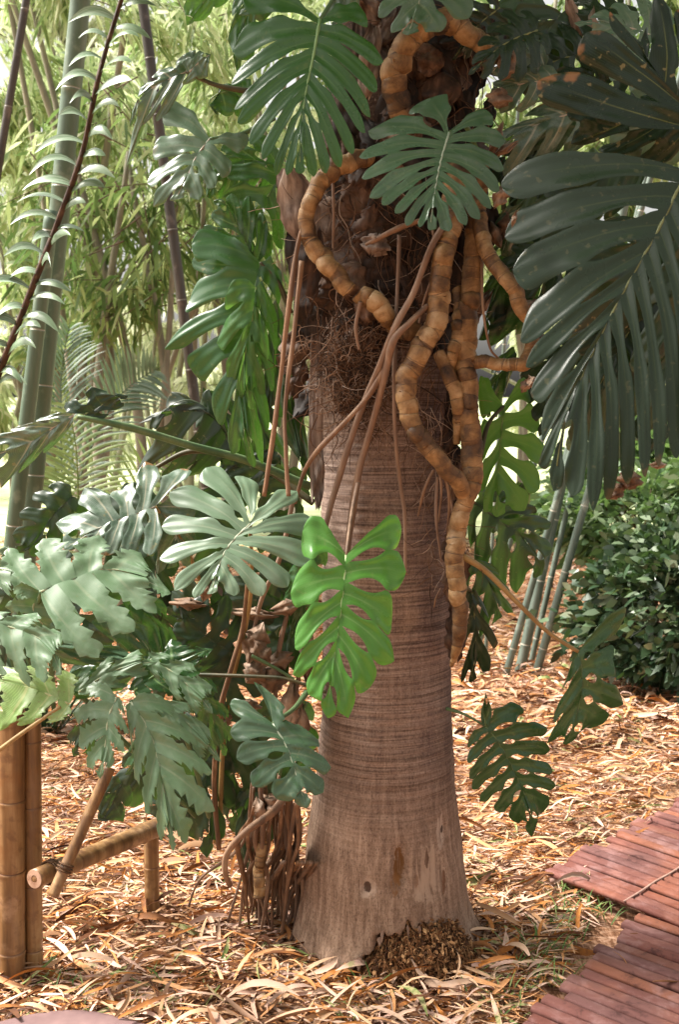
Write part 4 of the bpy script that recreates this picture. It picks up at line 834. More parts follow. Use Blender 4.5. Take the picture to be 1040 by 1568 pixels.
split_leaf(lp, 'grey', [(112, 636), (80, 655), (40, 680), (-20, 700)], [(70, 690), (30, 720), (-5, 750)], [(60, 640), (20, 655), (-20, 668)], 2.75, 0, .0, f=.65, holes=.7, seed=73, arch=.15, slit=.3, label='pale grey leaf drooping at the left edge')
split_leaf(lp, 'dark', [(130, 634), (150, 625), (165, 612), (194, 606)], [(160, 640), (188, 622)], [(102, 615), (140, 592)], 2.78, 0, 0, f=.3, holes=0, seed=74, arch=.25)
mb = MB(); mb.add(*tube([P(118, 638, 2.76), P(200, 655, 2.8), (P(290, 682, 2.88)), P(380, 706, 2.95), P(475, 745, 3.0)], [.006, .0095, .0105, .011, .012], 30, 8)); mb.build('leaf_stalk', M['stalk'], lp)
mb = MB(); mb.add(*tube([P(230, 720, 3.1), P(300, 690, 3.1), P(400, 715, 3.05), P(480, 770, 3.0)], [.006, .008, .01, .01], 30, 8)); mb.build('leaf_stalk', M['stalk_dark'], lp)
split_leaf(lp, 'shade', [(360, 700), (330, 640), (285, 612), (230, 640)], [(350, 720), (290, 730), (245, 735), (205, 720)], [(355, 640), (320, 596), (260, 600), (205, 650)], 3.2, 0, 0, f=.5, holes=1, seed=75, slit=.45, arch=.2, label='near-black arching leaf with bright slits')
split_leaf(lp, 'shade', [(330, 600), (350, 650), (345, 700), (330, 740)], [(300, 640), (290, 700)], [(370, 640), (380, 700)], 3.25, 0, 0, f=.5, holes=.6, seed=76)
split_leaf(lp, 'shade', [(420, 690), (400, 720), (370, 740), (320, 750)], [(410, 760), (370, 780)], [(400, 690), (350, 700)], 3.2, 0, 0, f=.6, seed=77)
split_leaf(lp, 'teal', [(418, 1108), (440, 1145), (452, 1180), (470, 1236)],
    [(352, 1076), (352, 1120), (362, 1160), (386, 1200), (425, 1222)], [(412, 1058), (488, 1130), (508, 1172), (496, 1210)], 2.66, .01, -.09, f=.55, slit=.33, holes=.5, seed=78, arch=.13, label='low teal split leaf against the foot of the trunk', stalk=[(470, 1060, 2.85), (450, 1085, 2.75)], stalkmat='stalk')
# filler leaves in the dark heart of the clump
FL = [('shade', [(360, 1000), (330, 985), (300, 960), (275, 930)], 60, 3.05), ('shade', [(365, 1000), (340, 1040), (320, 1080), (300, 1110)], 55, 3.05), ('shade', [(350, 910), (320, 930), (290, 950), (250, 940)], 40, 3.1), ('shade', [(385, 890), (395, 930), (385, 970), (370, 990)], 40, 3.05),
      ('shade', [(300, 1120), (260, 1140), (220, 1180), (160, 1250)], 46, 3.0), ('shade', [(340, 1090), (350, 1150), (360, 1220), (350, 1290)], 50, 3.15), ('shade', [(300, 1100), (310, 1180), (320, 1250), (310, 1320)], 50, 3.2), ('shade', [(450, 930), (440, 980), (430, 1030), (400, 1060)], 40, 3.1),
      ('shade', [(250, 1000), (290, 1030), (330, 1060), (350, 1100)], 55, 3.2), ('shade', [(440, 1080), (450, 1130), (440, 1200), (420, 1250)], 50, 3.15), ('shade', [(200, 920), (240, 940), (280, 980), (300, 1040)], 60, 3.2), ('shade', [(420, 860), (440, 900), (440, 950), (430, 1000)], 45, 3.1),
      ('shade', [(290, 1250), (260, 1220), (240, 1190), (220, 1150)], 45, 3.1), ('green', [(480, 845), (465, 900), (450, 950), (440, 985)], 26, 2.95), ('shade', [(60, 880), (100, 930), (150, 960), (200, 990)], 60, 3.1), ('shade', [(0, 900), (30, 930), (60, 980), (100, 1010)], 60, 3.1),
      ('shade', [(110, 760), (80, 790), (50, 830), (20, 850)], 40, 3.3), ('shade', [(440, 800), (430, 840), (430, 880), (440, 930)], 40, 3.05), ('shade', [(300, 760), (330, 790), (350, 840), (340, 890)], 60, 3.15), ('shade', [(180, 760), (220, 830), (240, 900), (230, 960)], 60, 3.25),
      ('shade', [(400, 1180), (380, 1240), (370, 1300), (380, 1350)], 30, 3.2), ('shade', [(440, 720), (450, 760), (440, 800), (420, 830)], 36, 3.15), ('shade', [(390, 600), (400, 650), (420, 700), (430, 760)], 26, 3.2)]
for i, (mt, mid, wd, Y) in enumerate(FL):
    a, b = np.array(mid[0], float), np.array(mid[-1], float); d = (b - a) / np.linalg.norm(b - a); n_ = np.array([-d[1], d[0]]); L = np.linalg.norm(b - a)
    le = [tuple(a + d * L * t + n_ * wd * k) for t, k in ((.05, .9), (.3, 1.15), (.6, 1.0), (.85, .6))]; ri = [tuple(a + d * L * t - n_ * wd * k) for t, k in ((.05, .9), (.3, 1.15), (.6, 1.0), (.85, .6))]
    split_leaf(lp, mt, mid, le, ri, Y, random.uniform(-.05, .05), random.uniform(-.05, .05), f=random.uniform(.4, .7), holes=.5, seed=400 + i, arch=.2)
# stalks and dry stems of the clump
for pts, r, mt in [([(335, 1300, 3.15), (328, 1200, 3.1), (335, 1100, 3.0), (352, 1030, 2.95), (372, 960, 2.95), (380, 890, 2.9)], .0065, 'aroot'), ([(420, 1100, 3.0), (425, 1010, 3.0), (440, 940, 3.0), (455, 880, 3.0)], .006, 'aroot'), ([(300, 1033, 2.94), (400, 1036, 2.88), (440, 1040, 2.86), (500, 1060, 2.84)], .0045, 'stalk_dark'),
                   ([(385, 1004, 2.9), (420, 1022, 2.9), (450, 1040, 2.9)], .004, 'stalk'), ([(460, 880, 3.0), (470, 960, 3.0), (455, 1050, 3.0), (445, 1130, 3.05)], .006, 'aroot'), ([(425, 1200, 3.0), (440, 1140, 2.98), (470, 1075, 2.95)], .004, 'stalk'), ([(450, 760, 2.95), (430, 850, 2.95), (400, 920, 2.98), (385, 985, 3.0)], .006, 'aroot')]:
    mb = MB(); mb.add(*tube([P(*p) for p in pts], [r * 1.2, r], 40, 8, lump=.1)); mb.build('stem', M[mt], lp)
for i, a in enumerate([(392, 985, 40, 60, 2.95, 20), (400, 1000, 30, 40, 2.92, -30), (415, 1040, 50, 40, 2.97, 0), (390, 1030, 40, 36, 2.95, 40), (445, 1080, 30, 80, 2.93, 5), (462, 1120, 26, 90, 2.95, 0), (440, 930, 50, 24, 2.95, -15), (390, 940, 70, 20, 3.0, 5), (290, 925, 60, 18, 3.0, 5),
                       (270, 1090, 24, 50, 2.95, 60), (345, 1100, 20, 30, 3.0, 0), (470, 1000, 24, 90, 3.0, 0), (430, 1010, 40, 30, 3.0, -20), (400, 1240, 26, 40, 2.9, -20), (418, 1230, 30, 30, 2.9, 30), (380, 1080, 40, 20, 3.0, 10), (315, 900, 24, 40, 2.85, 10)]):
    dry(*a, 330 + i, lp)
# ------------------------------------------------------------------ toothed-leaf plant bottom left
tp = empty('toothed_leaf_plant', tuple(G(150, 1330)), 'leafy plant with broad toothed pale green lobes rising behind the bamboo rail', 'toothed-leaf plant')
def tl(mt, mid, l, r_, Y, gx=0, gy=0, seed=0, f=.5, **kw):
    return split_leaf(tp, mt, mid, l, r_, Y, gx, gy, f=f, slit=.34, holes=.15, teeth=kw.pop('teeth', 5.5), seed=seed, na=4, **kw)
tl('toothed', [(62, 906), (120, 884), (180, 870), (262, 902)], [(150, 998), (205, 962), (240, 930)], [(12, 838), (65, 824), (150, 812), (215, 838)], 2.55, .02, -.13, 81, .62, arch=.12, label='broad pale toothed leaf with orange-tinted veins', stalk=[(300, 1250, 3.1), (120, 1060, 2.9), (60, 960, 2.7)])
tl('toothed', [(62, 908), (50, 930), (60, 950), (90, 990)], [(20, 900), (5, 930), (30, 960)], [(110, 910), (120, 945), (115, 975)], 2.6, 0, 0, 82, .6)
tl('toothed', [(-20, 950), (30, 965), (70, 985), (92, 1030)], [(0, 1030), (40, 1045), (65, 1042)], [(0, 935), (55, 935), (100, 970)], 2.5, 0, -.1, 83, .6, arch=.12)
tl('yellow', [(105, 1078), (70, 1062), (35, 1050), (-20, 1040)], [(80, 1105), (30, 1110), (-5, 1115)], [(100, 1025), (50, 1015), (0, 1015)], 2.45, 0, -.1, 84, .65, arch=.1, label='yellow-green toothed leaf at the left edge')
mb = MB(); mb.add(*tube([P(-30, 1170, 2.4), P(30, 1125, 2.42), P(92, 1082, 2.44)], [.006, .005, .004], 16, 8)); mb.build('leaf_stalk', M['stalk_tan'], tp)
tl('toothed', [(178, 1068), (165, 1100), (160, 1140), (150, 1190)], [(130, 1050), (108, 1090), (118, 1140), (130, 1172)], [(190, 1090), (196, 1120), (190, 1150), (170, 1172)], 2.48, 0, -.08, 85, .7, arch=.15)
tl('toothed', [(200, 1075), (228, 1120), (245, 1180), (265, 1302)], [(200, 1140), (205, 1190), (222, 1245), (245, 1285)], [(265, 1080), (300, 1130), (325, 1180), (330, 1240), (285, 1290)], 2.5, .02, -.07, 86, .7, arch=.14, label='large drooping toothed leaf with jagged lobes', stalk=[(320, 1250, 3.1), (280, 1120, 2.85), (230, 1070, 2.65)])
tl('toothed', [(215, 1078), (260, 1085), (300, 1120), (338, 1165)], [(250, 1110), (280, 1130), (305, 1160)], [(240, 1062), (285, 1075), (320, 1115)], 2.58, 0, -.08, 87, .6)
tl('green', [(205, 1058), (235, 1035), (275, 1010), (325, 990)], [(210, 1030), (230, 1000), (262, 975)], [(240, 1075), (280, 1065), (305, 1030)], 2.7, 0, -.1, 88, .6, arch=.1)
tl('green', [(110, 1050), (150, 1040), (180, 1030), (225, 1020)], [(130, 1020), (170, 1010)], [(140, 1068), (185, 1058)], 2.75, 0, 0, 89, .85, teeth=0.0)
tl('teal', [(60, 985), (120, 1000), (170, 1005), (228, 1018)], [(120, 1020), (170, 1022)], [(120, 985), (180, 990)], 2.72, 0, 0, 90, .9, teeth=0.0)
tl('teal', [(150, 945), (190, 960), (220, 985), (235, 1015)], [(170, 980), (200, 1002)], [(190, 935), (225, 960)], 2.8, 0, 0, 91, .8, teeth=0.0)
tl('green', [(200, 920), (235, 950), (250, 990), (245, 1030)], [(205, 960), (220, 1000)], [(255, 930), (270, 980)], 2.9, 0, 0, 92, .6)
tl('toothed', [(20, 850), (0, 870), (-20, 890)], [(30, 880), (5, 905)], [(0, 840), (-20, 860)], 2.7, 0, 0, 93, .6)
tl('shade', [(185, 1200), (175, 1220), (165, 1245), (148, 1258)], [(200, 1230), (188, 1260)], [(160, 1200), (145, 1230)], 2.9, 0, 0, 94, .6, teeth=0.0)
tl('toothed', [(120, 1060), (150, 1040), (190, 1020), (240, 1010)], [(150, 1060), (190, 1050), (225, 1030)], [(130, 1030), (165, 1005), (210, 990)], 2.62, 0, -.1, 95, .6)
tl('toothed', [(230, 1010), (265, 1030), (300, 1060), (325, 1090)], [(240, 1040), (270, 1070), (300, 1090)], [(255, 1000), (295, 1015), (325, 1050)], 2.7, 0, -.1, 96, .6)
tl('green', [(300, 1050), (320, 1080), (330, 1120), (345, 1160)], [(290, 1090), (305, 1130), (325, 1160)], [(330, 1050), (350, 1090), (358, 1130)], 2.85, 0, 0, 97, .6)
tl('toothed', [(0, 870), (40, 890), (80, 930), (100, 970)], [(10, 910), (40, 940), (75, 965)], [(50, 860), (100, 890), (120, 940)], 2.68, 0, -.1, 98, .6)
tl('teal', [(180, 1000), (150, 1030), (110, 1050), (80, 1060)], [(160, 1050), (120, 1070)], [(150, 1000), (110, 1020)], 2.8, 0, 0, 99, .8)
tl('green', [(240, 1080), (235, 1120), (210, 1160), (190, 1190)], [(215, 1110), (195, 1150), (185, 1180)], [(250, 1120), (240, 1160), (215, 1190)], 2.75, 0, 0, 101, .6)
tl('shade', [(150, 1080), (140, 1110), (120, 1140), (110, 1160)], [(120, 1090), (100, 1130)], [(160, 1110), (140, 1160)], 2.8, 0, 0, 102, .8)
# ------------------------------------------------------------------ dried stump of roots and dead stems by the trunk
rc_ = G(405, 1415); rcl = empty('root_cluster', tuple(rc_), 'tangled grey-brown hanging roots and dead stems reaching the ground left of the palm foot', 'roots')
def groot(pts, r, seed, mat='aroot', ringy=False):
    m = MB(); m.add(*tube([P(*p) for p in pts], [x * q for x in r], 40, 8, lump=.35, seed=seed)); m.build('root', M[mat], rcl)
groot([(440, 1215, 2.88), (415, 1245, 2.82), (375, 1275, 2.78), (348, 1305, 2.78), (345, 1335, 2.80), (352, 1355, 2.86)], [5, 6, 6, 5, 4], 1)
rs = np.random.RandomState(9)
for i in range(34):
    x0 = rs.uniform(385, 465); x1 = x0 + rs.normal(-12, 22); y1 = rs.uniform(1385, 1440); Y0 = rs.uniform(2.85, 3.05)
    gy_ = G(x1, y1).y
    groot([(x0, rs.uniform(1180, 1250), Y0), ((x0 * .7 + x1 * .3) + rs.normal(0, 9), 1290, Y0 * .6 + gy_ * .4), ((x0 * .35 + x1 * .65) + rs.normal(0, 9), 1345, Y0 * .3 + gy_ * .7), (x1, y1, gy_)], [rs.uniform(1.5, 4.5), rs.uniform(2, 4.5), rs.uniform(2, 4), 2], 10 + i)
for i in range(8):
    x1 = rs.uniform(370, 440); y1 = rs.uniform(1400, 1445); groot([(x1 + 50, 1320, 2.95), (x1 + 20, 1370, G(x1, y1).y + .03), (x1, y1, G(x1, y1).y), (x1 - 25, y1 + 8, G(x1, y1 + 6).y)], [3.5, 3.5, 2.5, 1.5], 60 + i)
ringed([(402, 1200, 3.02), (404, 1260, 3.0), (398, 1320, 2.99), (396, 1375, 2.99)], [8 * q, 9 * q, 10 * q, 10 * q], 55, .018, name='dead_stem', parent=rcl, amp=.12)
# ------------------------------------------------------------------ bamboo fence
s = NT('fence_bamboo'); tc = s.n('ShaderNodeTexCoord'); ob = tc.outputs['Object']; n1 = s.noise(s.mapping(ob, (30, 30, 2.5)), 1, 5, .6); n2 = s.noise(ob, 6, 5, .65)
c = s.ramp(n1, [(.32, (.09, .044, .018)), (.5, (.22, .115, .042)), (.7, (.38, .24, .115))]); c = s.mix(s.math('MULTIPLY', s.step(n2, .5, .68), .7), c, (.20, .08, .02)); c = s.mix(s.math('MULTIPLY', s.step(n2, .42, .3), .4), c, (.55, .36, .22))
uv = s.n('ShaderNodeUVMap'); su = s.n('ShaderNodeSeparateXYZ'); s.l(uv.outputs[0], su.inputs[0]); c = s.mix(s.step(su.outputs[0], 1.5, 1.9), c, (.12, .05, .02))
n9 = s.noise(ob, 30, 4); c = s.mix(s.math('MULTIPLY', s.step(n9, .52, .66), .6), c, (.13, .058, .024)); n10 = s.noise(s.mapping(ob, (5, 5, 1.2)), 2, 6, .7); c = s.mix(s.math('MULTIPLY', s.step(n10, .5, .62), .5), c, (.20, .12, .07))
s.col(c); s.rough(.42); s.bump(s.math('ADD', n1, n9), .35, .003); M['fbamboo'] = s.m
def bamboo(m, a, b, r, node=.16, r2=None, sides=20, first=.5, seed=0, bend=0):
    a, b = Vector(a), Vector(b); L = (b - a).length; rs = np.random.RandomState(seed); ts = [0]; nodes = []; t = node * first
    while t < L - .01: nodes.append(t); t += node * rs.uniform(.85, 1.15)
    r2 = r2 or r; t = [0., L]; 
    for k in nodes: t += [k - .012, k - .005, k - .002, k, k + .003, k + .010]
    t = np.array(sorted(set([x for x in t if 0 <= x <= L] + list(np.linspace(0, L, 40))))); rad = r + (r2 - r) * t / L; dk = np.zeros(len(t))
    for k in nodes:
        d = t - k; rad = rad * (1 + .07 * np.exp(-((d + .004) / .005) ** 2) - .06 * np.exp(-(d / .0022) ** 2)); dk = np.maximum(dk, np.exp(-(d / .004) ** 2))
    C = np.array([list(a + (b - a) * (x / L)) for x in t]); C[:, 0] += bend * np.sin(np.pi * t / L) 
    V, F, U = tube_arr(C, rad, sides); U[:, 0] = np.repeat(dk, sides) * 2; U[:, 1] = np.repeat(t, sides); m.add(V, F, U)
fence = empty('bamboo_fence', tuple(G(30, 1500)), 'golden bamboo fence end with thick post, slanting brace and low rail at lower left', 'fence')
def bpart(name, a, b, r, label=None, **kw):
    m = MB(); bamboo(m, a, b, r, **kw); o = m.build(name, M['fbamboo'], fence)
    if label: o['label'] = label
    return o
g1 = G(16, 1505); bpart('post', (g1.x, g1.y, -.1), P(16, 1085, g1.y), .036, 'thicker bamboo post', node=.23, first=.85, seed=2)
g2 = G(51, 1490); g2.y = g1.y + .035; bpart('post', (P(50, 1490, g2.y).x, g2.y, -.1), P(48, 1100, g2.y), .0245, 'slimmer bamboo post', node=.20, first=.9, seed=5)
g3 = P(36, 1490, g1.y + .05); bpart('post', (P(38, 1480, g1.y + .05).x, g1.y + .05, -.1), P(35, 1090, g1.y + .05), .008, node=.3, seed=6)
ra = P(52, 1346, 2.74); rb = P(238, 1268, 3.22); bpart('rail', ra, rb, .0255, 'low rail with a sawn end', node=.30, first=.55, seed=3, r2=.029)
bpart('brace', P(80, 1372, 2.70), P(168, 1175, 2.82), .0155, 'slanting thin brace', node=.32, first=.25, seed=4)
g4 = G(232, 1368); bpart('post', (P(232, 1365, 3.24).x, 3.24, -.05), P(231, 1262, 3.24), .023, 'short stake under the rail', node=.4, seed=8)
m = MB()
M['lash'] = simple_mat('lashing', [(.3, (.03, .015, .01)), (.7, (.14, .07, .03))], 60, .8)
dr_ = (rb - ra).normalized()
for k in range(3):
    for (cc, ax, rr_) in ((ra + dr_ * (.055 + .009 * k), dr_, .031), (P(97, 1333, 2.72) + (P(168, 1175, 2.82) - P(80, 1372, 2.70)).normalized() * .008 * k, (P(168, 1175, 2.82) - P(80, 1372, 2.70)).normalized(), .019)):
        e = ax.cross(Vector((0, 1, .1))).normalized(); e2_ = ax.cross(e); m.add(*tube([cc + e * math.cos(a) * rr_ + e2_ * math.sin(a) * rr_ for a in np.linspace(0, 6.3, 18)], [.0028], 36, 5))
m.build('lashing', M['lash'], fence)
m = MB(); ra2 = ra - dr_ * .0006; e = dr_.cross(Vector((0, 0, 1))).normalized(); e2_ = dr_.cross(e)
for (r0_, r1_, off) in ((.024, .010, -.0004), (.010, .002, .012)):
    V = [list(ra2 + dr_ * (off * t) + (e * math.cos(a) + e2_ * math.sin(a)) * (r0_ + (r1_ - r0_) * t)) for t in (0, .5, 1) for a in np.linspace(0, 6.2832, 20, endpoint=False)]
    m.add(V, [[j * 20 + i, j * 20 + (i + 1) % 20, (j + 1) * 20 + (i + 1) % 20, (j + 1) * 20 + i] for j in range(2) for i in range(20)])
m.build('sawn_end', simple_mat('sawn', [(.3, (.28, .15, .09)), (.7, (.52, .34, .24))], 40, .8), fence)
# ------------------------------------------------------------------ bamboo culms
def culm_mat(name, stops, node, rough=.4):
    s = NT(name); tc = s.n('ShaderNodeTexCoord'); ob = tc.outputs['Object']; n1 = s.noise(s.mapping(ob, (12, 12, 1.2)), 1, 5, .6); n2 = s.noise(ob, 9, 4)
    c = s.ramp(n1, stops); uv = s.n('ShaderNodeUVMap'); su = s.n('ShaderNodeSeparateXYZ'); s.l(uv.outputs[0], su.inputs[0]); c = s.mix(s.step(su.outputs[0], .8, 1.6), c, node)
    c = s.mix(s.math('MULTIPLY', s.step(n2, .56, .7), .4), c, tuple(min(1, x * 1.6 + .04) for x in stops[-1][1])); s.col(c); s.rough(rough); s.bump(n1, .3, .004); return s.m
M['culm'] = culm_mat('culm_green', [(.3, (.055, .10, .06)), (.55, (.10, .15, .10)), (.75, (.17, .21, .15))], (.36, .33, .26))
M['culm_dark'] = culm_mat('culm_dark', [(.3, (.02, .018, .014)), (.6, (.06, .05, .04)), (.8, (.12, .10, .085))], (.2, .18, .14))
M['culm_blue'] = culm_mat('culm_blue', [(.3, (.07, .10, .08)), (.55, (.13, .17, .14)), (.75, (.28, .31, .26))], (.42, .38, .30))
def culm(px0, py0, px1, py1, Y, wpx, label, mat='culm', group=None, Y1=None, node=.32, seed=0, top=None, bend=0):
    a = P(px0, py0, Y); b = P(px1, py1, Y1 or Y); d = b - a
    if a.z > 0: a = a - d * (a.z / d.z)
    if top: b = a + d * ((top - a.z) / d.z)
    r = wpx / 2 / FPX * Y * 1.03; m = MB(); bamboo(m, (a.x, a.y, -.05), b, r, node=node, r2=r * .8, sides=16, seed=seed, bend=bend)
    return tag(m.build('bamboo_culm', M[mat], loc=(a.x, a.y, 0)), label, 'bamboo', group)
culm(22, 1000, 128, -60, 5.2, 33, 'thickest grey-green bamboo culm, leaning right at the left edge', node=.5, seed=1, top=5)
culm(8, 900, 72, 380, 5.0, 26, 'grey-green bamboo culm crossing behind the thickest one low at the left edge', node=.45, seed=2, top=2.4)
culm(300, 620, 222, 30, 7.2, 17, 'thin dark trunk-like culm left of the hanging leaves', 'culm_dark', node=.4, seed=3, top=6)
culm(0, 230, 42, -20, 6.8, 13, 'slim dark culm in the top left corner', 'culm_dark', node=.5, seed=4, top=6)
RB = [(772, 1031, 852, 760, 6.1, 13, 'leftmost leaning culm of the bluish bamboo group right of the palm'), (796, 1018, 858, 745, 6.2, 19, 'broadest culm in the middle of the bluish bamboo group'), (812, 1010, 872, 760, 6.35, 11, 'thin culm just right of the broadest one in the bluish group'),
      (818, 1031, 905, 735, 6.1, 15, 'rightmost leaning culm of the bluish bamboo group'), (742, 1026, 752, 860, 6.1, 7, 'thin upright stem close beside the trunk in the bluish group'), (728, 990, 772, 850, 6.5, 12, 'culm half hidden behind the drooping brown-tipped leaf')]
for i, (a, b, c_, d, Y, w_, lab) in enumerate(RB): culm(a, b, c_, d, Y, w_ * .85, lab, 'culm_blue', 'bluish bamboo culms right of the palm', node=.42, seed=10 + i, top=3.4)
# ------------------------------------------------------------------ spiral-leaved shoot
sp = empty('leafy_shoot', tuple(P(-10, 620, 3.9)), 'tall brown shoot with silvery curled leaves in rows, slanting up the left side', 'plant')
M['shoot'] = simple_mat('shoot_stem', [(.35, (.025, .013, .008)), (.6, (.085, .04, .02)), (.8, (.20, .11, .06))], 30, .6)
s = NT('silver_leaf'); tc = s.n('ShaderNodeTexCoord'); uv = s.n('ShaderNodeUVMap'); n = s.noise(s.mapping(uv.outputs[0], (14, 1.5, 1)), 1, 3); geo = s.n('ShaderNodeNewGeometry')
c = s.ramp(n, [(.35, (.10, .18, .09)), (.55, (.30, .39, .28)), (.75, (.55, .60, .50))]); s.col(s.mix(s.math('MULTIPLY', geo.outputs['Backfacing'], .6), c, (.08, .14, .05))); s.rough(.35); s.bump(n, .4, .003); M['silver'] = s.m
spts = [P(215, -90, 3.95), P(182, 10, 3.95), P(150, 120, 3.9), (P(126, 232, 3.9)), P(92, 330, 3.9), P(55, 425, 3.9), P(18, 520, 3.9), P(-20, 620, 3.95), P(-60, 760, 4.0), P(-90, 1180, 4.1)]
C = catmull(spts, 160); m = MB(); m.add(*tube_arr(C, np.linspace(.007, .015, 160), 10, lump=.1)); m.build('stem', M['shoot'], sp)
rs = np.random.RandomState(4)
for i in range(46):
    t = 6 + i * 2.55; c0 = C[int(min(t, 158))]; sgn = 1 if i % 2 else -1; az = rs.normal(0, .55); L = rs.uniform(.09, .17); sgn2 = sgn * 1.0
    tip = c0 + np.array([sgn2 * math.cos(az) * L, -abs(math.sin(az)) * L * .8 - .02, rs.uniform(-.055, .03)])
    m = MB(); m.add(*blade_arr(c0, tip, rs.uniform(.030, .046), rs.uniform(.14, .30), 10, fold=rs.uniform(.1, .5), twist=rs.normal(0, .35), side=(sgn * .15 + rs.normal(0, .15), .75 - .4 * rs.rand(), .62), prof=lambda t_: np.sin(np.pi * np.clip(t_ * .9 + .1, 0, 1)) ** .7)); m.build('leaf', M['silver'], sp)
# ------------------------------------------------------------------ palm fronds, left background
s = NT('frond'); tc = s.n('ShaderNodeTexCoord'); n = s.noise(tc.outputs['Object'], 6, 3); s.col(s.ramp(n, [(.35, (.10, .18, .05)), (.65, (.26, .33, .13))])); s.rough(.5); s.translucent((.3, .4, .12), .35); M['frond'] = s.m
s = NT('frond_blue'); tc = s.n('ShaderNodeTexCoord'); n = s.noise(tc.outputs['Object'], 6, 3); s.col(s.ramp(n, [(.35, (.09, .15, .10)), (.65, (.20, .27, .20))])); s.rough(.5); s.translucent((.2, .3, .15), .25); M['frond_blue'] = s.m
def frond(root, pts, L0, mat, n=26, wd=.016, ang=.35, prof=None):
    C = catmull(pts, n * 2 + 6); m = MB(); m.add(*tube_arr(C, np.linspace(.007, .002, len(C)), 6))
    for i in range(n):
        c0 = C[2 + i * 2]; tg = C[3 + i * 2] - C[1 + i * 2]; tg /= np.linalg.norm(tg); t = i / (n - 1); L = L0 * (math.sin(math.pi * (.15 + .8 * t)) ** .6 if prof is None else prof(t))
        sd0 = np.cross(tg, [0, 1., 0]); sd0 /= np.linalg.norm(sd0) + 1e-9
        for sg in (-1, 1):
            d = sd0 * sg * math.cos(ang) + tg * math.sin(ang) + np.array([0, random.gauss(-.1, .12), random.gauss(0, .05)]); p1 = c0 + d / np.linalg.norm(d) * L * random.uniform(.9, 1.1)
            m.add(*blade_arr(c0, p1, wd, .09, 7, fold=.3, side=tg * .8 + np.array([0, .5, 0])))
    m.build('frond', M[mat], root)
f1 = empty('small_palm', tuple(P(117, 860, 6.0)), 'small palm with ladder-like pale green fronds between the bamboo and the grey leaf', 'palm')
frond(f1, [P(117, 830, 6.0), P(119, 760, 6.0), P(115, 680, 5.95), P(100, 600, 5.9)], .36, 'frond', 22, .022, .3)
frond(f1, [P(90, 860, 6.2), P(95, 800, 6.2), P(88, 745, 6.2), P(82, 700, 6.1)], .22, 'frond', 14, .02, .15)
frond(f1, [P(130, 850, 6.3), P(180, 790, 6.3), P(230, 720, 6.3), P(285, 690, 6.2)], .25, 'frond', 20, .02, .4)
f2 = empty('small_palm', tuple(P(95, 800, 7.2)), 'bluish-green palm with an upright feather frond behind the bamboo culms', 'palm')
frond(f2, [P(95, 760, 7.2), P(92, 640, 7.2), P(95, 560, 7.2), P(108, 485, 7.1)], .36, 'frond_blue', 24, .03, .75)
frond(f2, [P(110, 760, 7.4), P(160, 640, 7.4), P(200, 590, 7.4), P(250, 560, 7.3)], .34, 'frond_blue', 24, .03, .6)
f3 = empty('low_plant', tuple(G(60, 1010)), 'low dark strappy plant at the foot of the bamboo, left edge', 'plant'); m = MB()
for i in range(60):
    b0 = P(60 + random.gauss(0, 14), 880, 5.0); b0.z = .0; a = random.uniform(-1.3, 1.3); L = random.uniform(.4, .8)
    m.add(*blade_arr(b0, (b0.x + math.sin(a) * L, b0.y + random.gauss(0, .2), b0.z + math.cos(a) * L), .025, .1, 8))
m.build('foliage', M['stalk'], f3)
# ------------------------------------------------------------------ shrub at right
M['shrub'] = island_mat('shrub_leaf', [(0, (.02, .042, .02)), (.5, (.045, .085, .04)), (.85, (.13, .18, .10)), (1, (.26, .30, .20))], .3, .12, (.1, .2, .04), namp=.2, scale=4, spec=.6)
M['shrub_light'] = island_mat('shrub_leaf_light', [(0, (.07, .13, .06)), (.5, (.14, .22, .10)), (1, (.34, .40, .24))], .36, .25, (.2, .35, .08), namp=.2, scale=4)
M['twig'] = simple_mat('twig', [(.3, (.05, .03, .02)), (.7, (.16, .11, .07))], 20, .8)
def shrub(cx, cy, base_px, Y, rx, ry, rz, zc, n, label, mat, name='shrub', lr=(.05, .085), seed=0, wr=.42, clumps=60, cr=.16):
    rs = np.random.RandomState(seed); g_ = P(cx, base_px, Y); root = empty(name, (g_.x, Y, 0), label, 'shrub')
    cc = rs.normal(size=(clumps, 3)); cc /= np.linalg.norm(cc, axis=1)[:, None]; cc *= rs.uniform(.35, 1.0, clumps)[:, None] ** .5
    idx = rs.randint(0, clumps, n); off = rs.normal(size=(n, 3)); pos = cc[idx] + off * cr * rs.uniform(.5, 1.1, clumps)[idx][:, None]
    pos = pos * np.array([rx, ry, rz]) + np.array([g_.x, Y, zc]); k = pos[:, 2] > .02; pos = pos[k]; idx = idx[k]; n = len(pos)
    ctr = np.array([g_.x, Y, zc - rz * .4]); d = (pos - ctr); d /= np.linalg.norm(d, axis=1)[:, None]; d = d + rs.normal(0, .55, (n, 3)) + np.array([0, 0, .1])
    V, F = foliage_np(pos, d, rs.uniform(*lr, n), rs.uniform(.8, 1.2, n) * lr[1] * wr, .35, rs)
    mk('foliage', V, F, M[mat], root)
    m = MB()
    for i in range(0, clumps, 2):
        e = cc[i] * np.array([rx, ry, rz]) + np.array([g_.x, Y, zc]); m.add(*tube([(g_.x + rs.normal(0, .06), Y + rs.normal(0, .06), 0), (g_.x * .6 + e[0] * .4, Y * .6 + e[1] * .4, e[2] * .5), tuple(e)], [.012, .004], 10, 5))
    m.build('stem', M['twig'], root); return root
shrub(1085, 0, 1090, 5.9, .72, .5, .44, .42, 9000, 'dense dark-leaved shrub with pale shining top leaves at the right edge', 'shrub', seed=3, lr=(.06, .10))
shrub(985, 0, 950, 6.6, .60, .45, .26, .86, 3600, 'loose greyish leafy bush spreading beside the bluish bamboo', 'shrub_light', seed=4, lr=(.07, .13), wr=.3, clumps=40, cr=.2)
